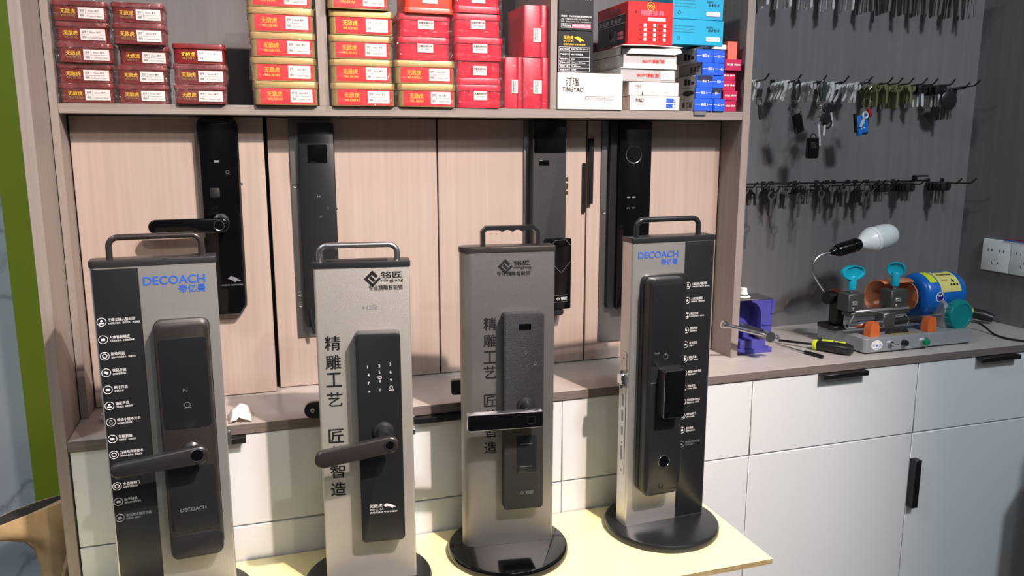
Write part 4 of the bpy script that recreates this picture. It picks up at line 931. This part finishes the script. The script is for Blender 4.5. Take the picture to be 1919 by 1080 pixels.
# cutter guard, open at the front-left
gd = MB(); vs = []; n = 22
for k in range(n+1):
    a = rad(-28+205*k/n)
    for x,R in ((.1180,.0455),(.2080,.0455)):
        vs.append((x,.108+R*sin(a)*1.0,.1060+R*cos(a)))
fs = [(2*k,2*k+1,2*k+3,2*k+2) for k in range(n)]
gd.add(vs,fs); g_ = gd.build('cutter_guard', peach, t, o, 'peach orange open cutter guard'); g_.modifiers.new('thick','SOLIDIFY').thickness = .003
MB().lathe([(.001,0),(.036,0),(.036,.003),(.001,.003)],(.2080,.108,.106),(1,0,0),32).build('guard_back', peach, g_)
MB().cyl((.162,.108,.1075),(.215,.108,.1075),.006,None,12).build('cutter_shaft', galv, t)
ct = MB().lathe([(.001,0),(.026,0),(.026,.005),(.001,.005)],(.166,.108,.1075),(1,0,0),30).build('cutter_wheel', galv, t)
# carriage and jaws
MB().box(-.006,.168,.052,.088,.0760,.0880,.002).build('carriage', jawm, t)
MB().box(.004,.165,.050,.062,.0870,.0925,.001).build('carriage_rail', steel, t)
def jaw(x, w_, z0, z1, sx, knobrot):
    j = MB().box(x-w_/2,x+w_/2,.052,.092,z0,z1,.002).build('jaw', jawm, t)
    MB().box(x-w_*.30,x+w_*.02,.0485,.0525,z0+.016,z0+.026,.0008).box(x-w_*.30,x-w_*.2,.0475,.0525,z0+.004,z0+.012,.0008).build('jaw_plate', steel, j)
    MB().cyl((x,.072,z1-.001),(x,.072,z1+.010),.0045,None,12).build('stud', chrome, j)
    k = MB().lathe([(.0100,0),(.0100,.030),(.0088,.032),(.001,.0322)],(x,.072,z1+.008),(0,0,1),20)
    k = k.build('knob_stem', teal, j)
    c = Vector((x,.072,z1+.046)); M_ = Matrix.Rotation(knobrot,3,'Z'); vs = []; fs = []
    # oval dished paddle
    def lp(s_,y): return [c+M_ @ Vector((sx*s_*cos(2*pi*i/28), y, .0175*s_*sin(2*pi*i/28)+ (.002 if s_ > .5 else 0))) for i in range(28)]
    MB().loft([lp(.62,-.0015),lp(.78,-.0022),lp(.86,-.0062),lp(.96,-.0062),lp(1.0,-.003),lp(1.0,.003),lp(.96,.0062),lp(.86,.0062),lp(.78,.0022),lp(.62,.0015)]).build('knob_paddle', teal, j)
jaw(.0060,.046,.0900,.1330,.0345,0.05)
jaw(.1345,.052,.0900,.1350,.0215,-.75)
# shaft, clamps, stop, wheel
MB().cyl((-.024,.045,.0600),(.110,.045,.0600),.0078,None,20).build('guide_shaft', chrome, t)
MB().cyl((-.0242,.045,.0600),(-.0250,.045,.0600),.0045,None,16).build('shaft_bore', black, t)
MB().cyl((.110,.045,.0605),(.190,.045,.0630),.0090,None,16).build('sleeve', gunmetal, t); MB().ring((.1500,.045,.0620),.0095,.0015,(1,0,0),18,5).build('sleeve_ring', chrome, t)
MB().cyl((.190,.045,.064),(.270,.050,.066),.0050,None,12).build('screw_rod', galv, t)
MB().box(.0690,.1050,.030,.060,.0520,.0860,.002).build('slide_block', galv, t)
MB().tube([(-.0200,.050,.056),(-.0130,.046,.070),(-.0050,.046,.082)],[.006,.004,.004],10).build('tension_lever', galv, t)
def bracket(x):
    MB().loft([[(x-.0125,.012,.0365),(x+.0150,.012,.0365),(x+.0150,.034,.0365),(x-.0125,.034,.0365)],[(x-.0105,.014,.060),(x+.0150,.014,.060),(x+.0150,.034,.060),(x-.0105,.034,.060)],[(x-.0050,.015,.0700),(x+.0120,.015,.0700),(x+.0120,.033,.0700),(x-.0050,.033,.0700)]]).build('orange_bracket', orangep, t)
bracket(.0280); bracket(.1990)
MB().tube([(.078,.026,.0375),(.086,.024,.0465),(.125,.024,.0450),(.136,.024,.0400)],.0050,8).build('lifter', gunmetal, t)
MB().slab(.075,.160,.010,.030,.003,.0366,.0378,0,3).build('filings', brassdust, t)['kind'] = 'stuff'
pb = MB().poly([(.0365,.0365),(.0365,.080),(.042,.096),(.052,.102),(.064,.096),(.070,.080),(.070,.0365)],'x',.2600,.2720).build('bearing_block', steel, t)
wh = MB().lathe([(.001,0),(.026,0),(.0345,.002),(.0370,.006),(.0370,.0200),(.0345,.0250),(.0285,.0262),(.0275,.0245),(.0100,.0245),(.001,.0235)],(.2990,.046,.0675),(0,-1,0),40).build('feed_wheel', tealw, t, o, 'green-blue hand wheel')
for k in range(20):
    a = 2*pi*k/20; d_ = Vector((0,-1,0)); a1 = d_.orthogonal().normalized(); b1 = d_.cross(a1); p = Vector((.2990,.046,.0675))+(a1*cos(a)+b1*sin(a))*.0368
    MB().cyl(p+d_*.005,p+d_*.019,.0016,None,6).build('grip_rib', tealw, wh)
# post, brown wheel, lamp
MB().box(-.022,.020,.090,.150,.0366,.0480,.002).box(-.008,.014,.098,.128,.048,.128,.002).build('rear_post', black, t)
MB().cyl((-.006,.118,.1140),(.006,.118,.1140),.0210,None,28).build('brush_wheel', brownr, t); MB().cyl((-.026,.118,.1140),(-.008,.118,.1140),.0160,None,20).build('lamp_mount', black, t)
gp = [(-.0180,.128,.1205),(-.036,.128,.140),(-.054,.128,.163),(-.0635,.128,.185),(-.0600,.128,.203),(-.0480,.128,.2150),(-.0320,.128,.2205),(-.0130,.128,.2220)]
def smooth(P, n=5):
    P = [Vector(p) for p in P]; out = []
    for i in range(len(P)-1):
        p0 = P[max(i-1,0)]; p1 = P[i]; p2 = P[i+1]; p3 = P[min(i+2,len(P)-1)]
        for k in range(n):
            u = k/n; out.append(.5*((2*p1)+(p2-p0)*u+(2*p0-5*p1+4*p2-p3)*u*u+(-p0+3*p1-3*p2+p3)*u**3))
    return out+[P[-1]]
MB().tube(smooth(gp),.0021,8).build('gooseneck', satin_al, t)
ax = Vector((.975,0,.21)).normalized(); s0 = Vector((-.0150,.128,.2220))
sk = MB().lathe([(.0050,0),(.0080,.004),(.0080,.010),(.0120,.014),(.0160,.024),(.0165,.060),(.0145,.062),(.0145,.066),(.0170,.067),(.0170,.078),(.0130,.079),(.0130,.086)],s0,ax,20).build('lamp_socket', blackgloss, t)
MB().lathe([(.0120,.084),(.0150,.090),(.0230,.102),(.0285,.112),(.0305,.120),(.0320,.121),(.0320,.129),(.0300,.1295)],s0,ax,36).build('bulb_body', plasw, t)
MB().lathe([(.0298,.129),(.0305,.152),(.0295,.167),(.0260,.181),(.0185,.191),(.0090,.1960),(.001,.1975)],s0,ax,36).build('bulb_globe', bulbm, t, o, 'frosted white bulb')
# ------------------------------------------------------------------ vise
t = thing('bench_vise', (1.408,.135,H+.0002), 'purple-blue bench vise with steel bar handle, beside the cabinet side panel', 'vise')
MB().slab(-.050,.0445,-.005,.085,.006,0,.0105,.001,4).slab(-.040,.030,.002,.075,.004,.0100,.0300,.002,4).build('base', visem, t)
cols = [[(-.045,.0,.030),(.030,.0,.030),(.030,.07,.030),(-.045,.07,.030)]]
body = MB()
body.poly([(-.050,.030),(.026,.030),(.038,.050),(.038,.1255),(-.050,.1255)],'y',.040,.078).poly([(.012,.066),(.0385,.066),(.0385,.070),(.012,.070)],'y',-.0065,-.004)
body.build('rear_jaw', visem, t)
# curved front casting: arch section
arc = [(.038,.1260),(-.018,.1260)]+[(-.018+.026*sin(rad(a)), .088+.034*cos(rad(a))) for a in range(0,91,10)]+[(.0095,.040),(.038,.040)]
MB().poly(arc,'y',-.004,.0405).build('front_jaw', visem, t)
MB().poly([(.0335,.092),(.040,.092),(.0425,.118),(.0425,.124),(.0355,.124)],'y',-.006,.01).build('jaw_lug', visem, t)
MB().box(-.052,.038,-.004,.060,.1262,.1290,.0006).build('jaw_insert', galv, t)
MB().cyl((-.015,.036,.056),(-.018,-.055,.0575),.0095,None,20).build('screw', galv, t)
hd = MB().cyl((-.0175,-.046,.0575),(-.0185,-.080,.058),.0125,.0120,28).build('screw_head', satin_al, t)
b0 = Vector((-.128,-.060,.0900)); b1 = Vector((.004,-.068,.0520))
MB().cyl(b0,b1,.0052,None,16).build('bar_handle', satin_al, t)
d_ = (b1-b0).normalized(); MB().lathe([(.005,-.001),(.0085,.001),(.0085,.010),(.0055,.014)],b0-d_*.004,d_,16).build('bar_end', satin_al, t); MB().lathe([(.0055,0),(.0072,.002),(.0072,.009),(.004,.011)],b1-d_*.004,d_,16).build('bar_end', satin_al, t)
t = thing('glue_tube_end', (1.3835,.158,H+.1295), 'small white screw capped tube end lying on top of the vise', 'cap')
MB().lathe([(.0160,0),(.0170,.002),(.0130,.005),(.0125,.0055)],(0,0,0),(0,0,1),24).build('tube_end', plasw, t); MB().ring((0,0,.0065),.0115,.0012,(0,0,1),24,5).build('seal_ring', black, t)
MB().lathe([(.0100,.007),(.0105,.009),(.0085,.0125),(.0080,.0215),(.0070,.0225),(.001,.0226)],(0,0,0),(0,0,1),20).build('screw_cap', plasw, t)
# ------------------------------------------------------------------ loose tools
def along(mb_fn): pass
a = Vector((1.4950,.2300,H+.0060)); b = Vector((1.5570,.1210,H+.0125)); c = Vector((1.6050,.0380,H+.0150))
t = thing('screwdriver', (1.557,.121,H), 'large screwdriver with black and yellow handle, in front of the machine', 'screwdriver')
O = Vector((-1.557,-.121,-H)); d_ = (c-b).normalized()
MB().cyl(a,b,.0028,None,10).build('blade', black, t, O)
MB().lathe([(.0085,0),(.0120,.003),(.0125,.010),(.0110,.0115)],b,d_,20).build('yellow_collar', yelp, t, O)
MB().lathe([(.0105,.010),(.0128,.030),(.0142,.060),(.0135,.080),(.0100,.092),(.001,.0925)],b,d_,20).build('handle', blacksatin, t, O)
sd = d_.cross(Vector((0,0,1))).normalized(); upv = sd.cross(d_)
for s0_,s1_ in ((.022,.048),(.052,.076)):
    q0 = b+d_*s0_+upv*.0122; q1 = b+d_*s1_+upv*.0128
    MB().cyl(q0,q1,.0032,None,8).build('yellow_insert', yelp, t, O)
t = thing('needle_file', (1.5135,.0917,H), 'thin black handled needle file lying on the worktop by the front edge', 'file')
O = Vector((-1.5135,-.0917,-H)); MB().cyl((1.5037,.1802,H+.0020),(1.5135,.0917,H+.0045),.0006,.0018,8).build('needle', galv, t, O); MB().cyl((1.5135,.0917,H+.0045),(1.5241,.0447,H+.0046),.0043,.0044,12).build('handle', black, t, O)
t = thing('power_tool', (2.135,.240,H), 'black power tool with yellow band lying in the corner behind the wheel', 'tool')
MB().tube([(-.075,-.010,.0175),(-.030,.0,.0200),(.010,.005,.0240)],[.0170,.0190,.0170],16).build('tool_body', blacksatin, t)
MB().tube([(-.055,.020,.042),(-.020,.018,.046),(.004,.012,.044)],[.013,.014,.010],14).build('tool_head', black, t)
MB().cyl((.008,.0,.030),(.026,-.012,.026),.0125,None,16).build('yellow_band', yelp, t); MB().tube([(.026,-.012,.026),(.045,-.030,.022),(.058,-.050,.016)],[.0140,.0150,.0110],14).build('handle', blacksatin, t)
t = thing('power_cable', (2.10,.1,H), 'thin black power cable running from the machine over the worktop edge', 'cable')
O = Vector((-2.10,-.1,-H)); P = smooth([(1.968,.140,H+.012),(2.035,.1850,H+.030),(2.095,.150,H+.020),(2.088,.095,H+.0035),(2.080,.050,H+.0032),(2.098,.014,H+.0034),(2.110,-.0015,H+.0042),(2.118,-.0085,H-.004),(2.128,-.024,H-.060),(2.140,-.030,H-.30),(2.15,-.03,H-.70)],6)
MB().tube(P,.0027,8).build('cable', black, t, O)
# ------------------------------------------------------------------ sockets on the right wall
rotS = Matrix.Rotation(rad(-90),4,'Z')       # front of the part turned to -X
def socket(y, label):
    t = thing('wall_socket', (XR-.0002,y,.998), label, 'socket', None, rad(-90))
    pl_ = MB().plate(-.043,.043,0,.086,.003,0,-.0085,.0018,4).build('face_plate', plasw, t)
    for x in (-.024,-.012,.012,.024): MB().box(x-.0011,x+.0011,-.0088,-.008,.054,.061).build('pin_slot', darkcore, pl_)
    MB().box(-.001,.001,-.0088,-.008,.031,.038).build('pin_slot', darkcore, pl_)
    for sx in (-1,1): MB().obox((sx*.0085,-.0084,.0225),.0020,.0008,.0085,(0,sx*.52,0)).build('pin_slot', darkcore, pl_)
socket(.2275,'white wall socket nearest the room corner on the right wall'); socket(.1405,'second white wall socket, cut by the right edge of the picture')
t = thing('cable_bundle', (XR-.006,.150,1.0850), 'red and blue wires lying along the top of the sockets', 'cable')
MB().tube(smooth([(0,.060,.002),(0,.040,.004),(-.001,.0,.005),(0,-.045,.004)],4),.0016,6).build('red_wire', redc, t); MB().tube(smooth([(-.003,.055,.001),(-.003,.020,.001),(-.003,-.045,.0015)],4),.0014,6).build('blue_wire', bluec, t)
# ------------------------------------------------------------------ left foreground and lower right
t = thing('cloth_bag', (-.110,.180,.40), 'open beige cloth bag hanging beside the cabinet, lower left corner', 'bag')
def bagloop(z, x0, x1, hb, wv=.0015, tl=.30):
    L_ = []
    for i in range(48):
        a_ = 2*pi*i/48; cx = (x0+x1)/2; r_ = (x1-x0)/2; x = cx+r_*cos(a_); y = .150+hb*sin(a_)+wv*sin(5*a_+z*30)
        L_.append((x+.110, y-.180, z+tl*(x+.10)-.40+wv*sin(4*a_+z*20)))
    return L_
MB().loft([bagloop(.0+.012,-.110,-.045,.030,0,0),bagloop(.30,-.100,-.048,.014,.002,.0),bagloop(.50,-.097,-.046,.012,.003,.05),bagloop(.575,-.098,-.040,.014,.003,.15),bagloop(.612,-.104,-.034,.018,.004,.30),bagloop(.632,-.118,-.031,.021,.003,.30),bagloop(.650,-.150,-.028,.026,.002,.30),bagloop(.672,-.205,-.025,.030,.0015,.30),bagloop(.688,-.215,-.025,.031,.0012,.30),
  bagloop(.6892,-.212,-.027,.028,.0012,.30)], True, True).build('bag_cloth', shirt, t)
MB().loft([bagloop(.6888,-.210,-.029,.0255,.001,.30),bagloop(.6897,-.208,-.031,.0235,.001,.30)],True,True).build('bag_mouth_shade', mat('dark_brown_mouth_shade',(42,34,28),.9), t, (0,0,0), 'dark sheet painting the shade inside the bag')  # dark sheet closing the bag mouth, shade inside put in as colour
MB().tube(smooth([(.080,-.062,.272),(.076,-.060,.235),(.066,-.058,.195),(.055,-.056,.150),(.050,-.052,.06)],5),[.0055]*21,8).build('folded_strap', shirt, t)
t = thing('plastic_scrap', (.268,.060,H+.0004), 'crumpled white plastic scrap on the worktop beside the left stand', 'scrap')
rnd = random.Random(3); vs = []; fs = []
for j in range(7):
    for i in range(7): vs.append((-.018+.006*i+rnd.random()*.003, -.055+.010*j, .002+max(0,.020-.0016*((i-3)**2+(j-3)**2)*.8)*rnd.uniform(.6,1.3)))
for j in range(6):
    for i in range(6): a_ = j*7+i; fs.append((a_,a_+1,a_+8,a_+7))
s_ = MB().add(vs,fs).build('scrap_sheet', cardw, t, (0,0,0), None, 20); s_.modifiers.new('thick','SOLIDIFY').thickness = .0006
t = thing('glass_trinket', (.052,.100,H+.0003), 'clear faceted plastic trinket on the worktop at the far left', 'trinket')
tm = mat('clear_plastic',(225,222,218),.12,0,None,None,None,0,.7)
MB().lathe([(.014,0),(.020,.004),(.017,.012),(.001,.013)],(0,0,0),(0,0,1),7).build('trinket_base', tm, t, (0,0,0), None, 5); MB().lathe([(.012,.013),(.015,.018),(.011,.026),(.001,.028)],(.002,0,0),(0,0,1),6).build('trinket_top', tm, t, (0,0,0), None, 5)
t = thing('tool_case', (2.085,-.165,0), 'dark case with white rivet at the lower right edge of the picture', 'case')
MB().poly([(-.025,0),(.12,0),(.12,.635),(.012,.635),(-.025,.575)],'y',-.04,.04).build('case_body', blacksatin, t); MB().cyl((.003,-.0405,.540),(.003,-.0440,.540),.008,None,16).build('rivet', plasw, t)
MB().tube([(.03,0,.634),(.018,0,.70),(.018,0,.745),(.06,0,.765),(.11,0,.745),(.11,0,.634)],.010,10).build('case_handle', blacksatin, t)
for o_ in S.objects:
    if o_.type == 'EMPTY' and not o_.children: pass
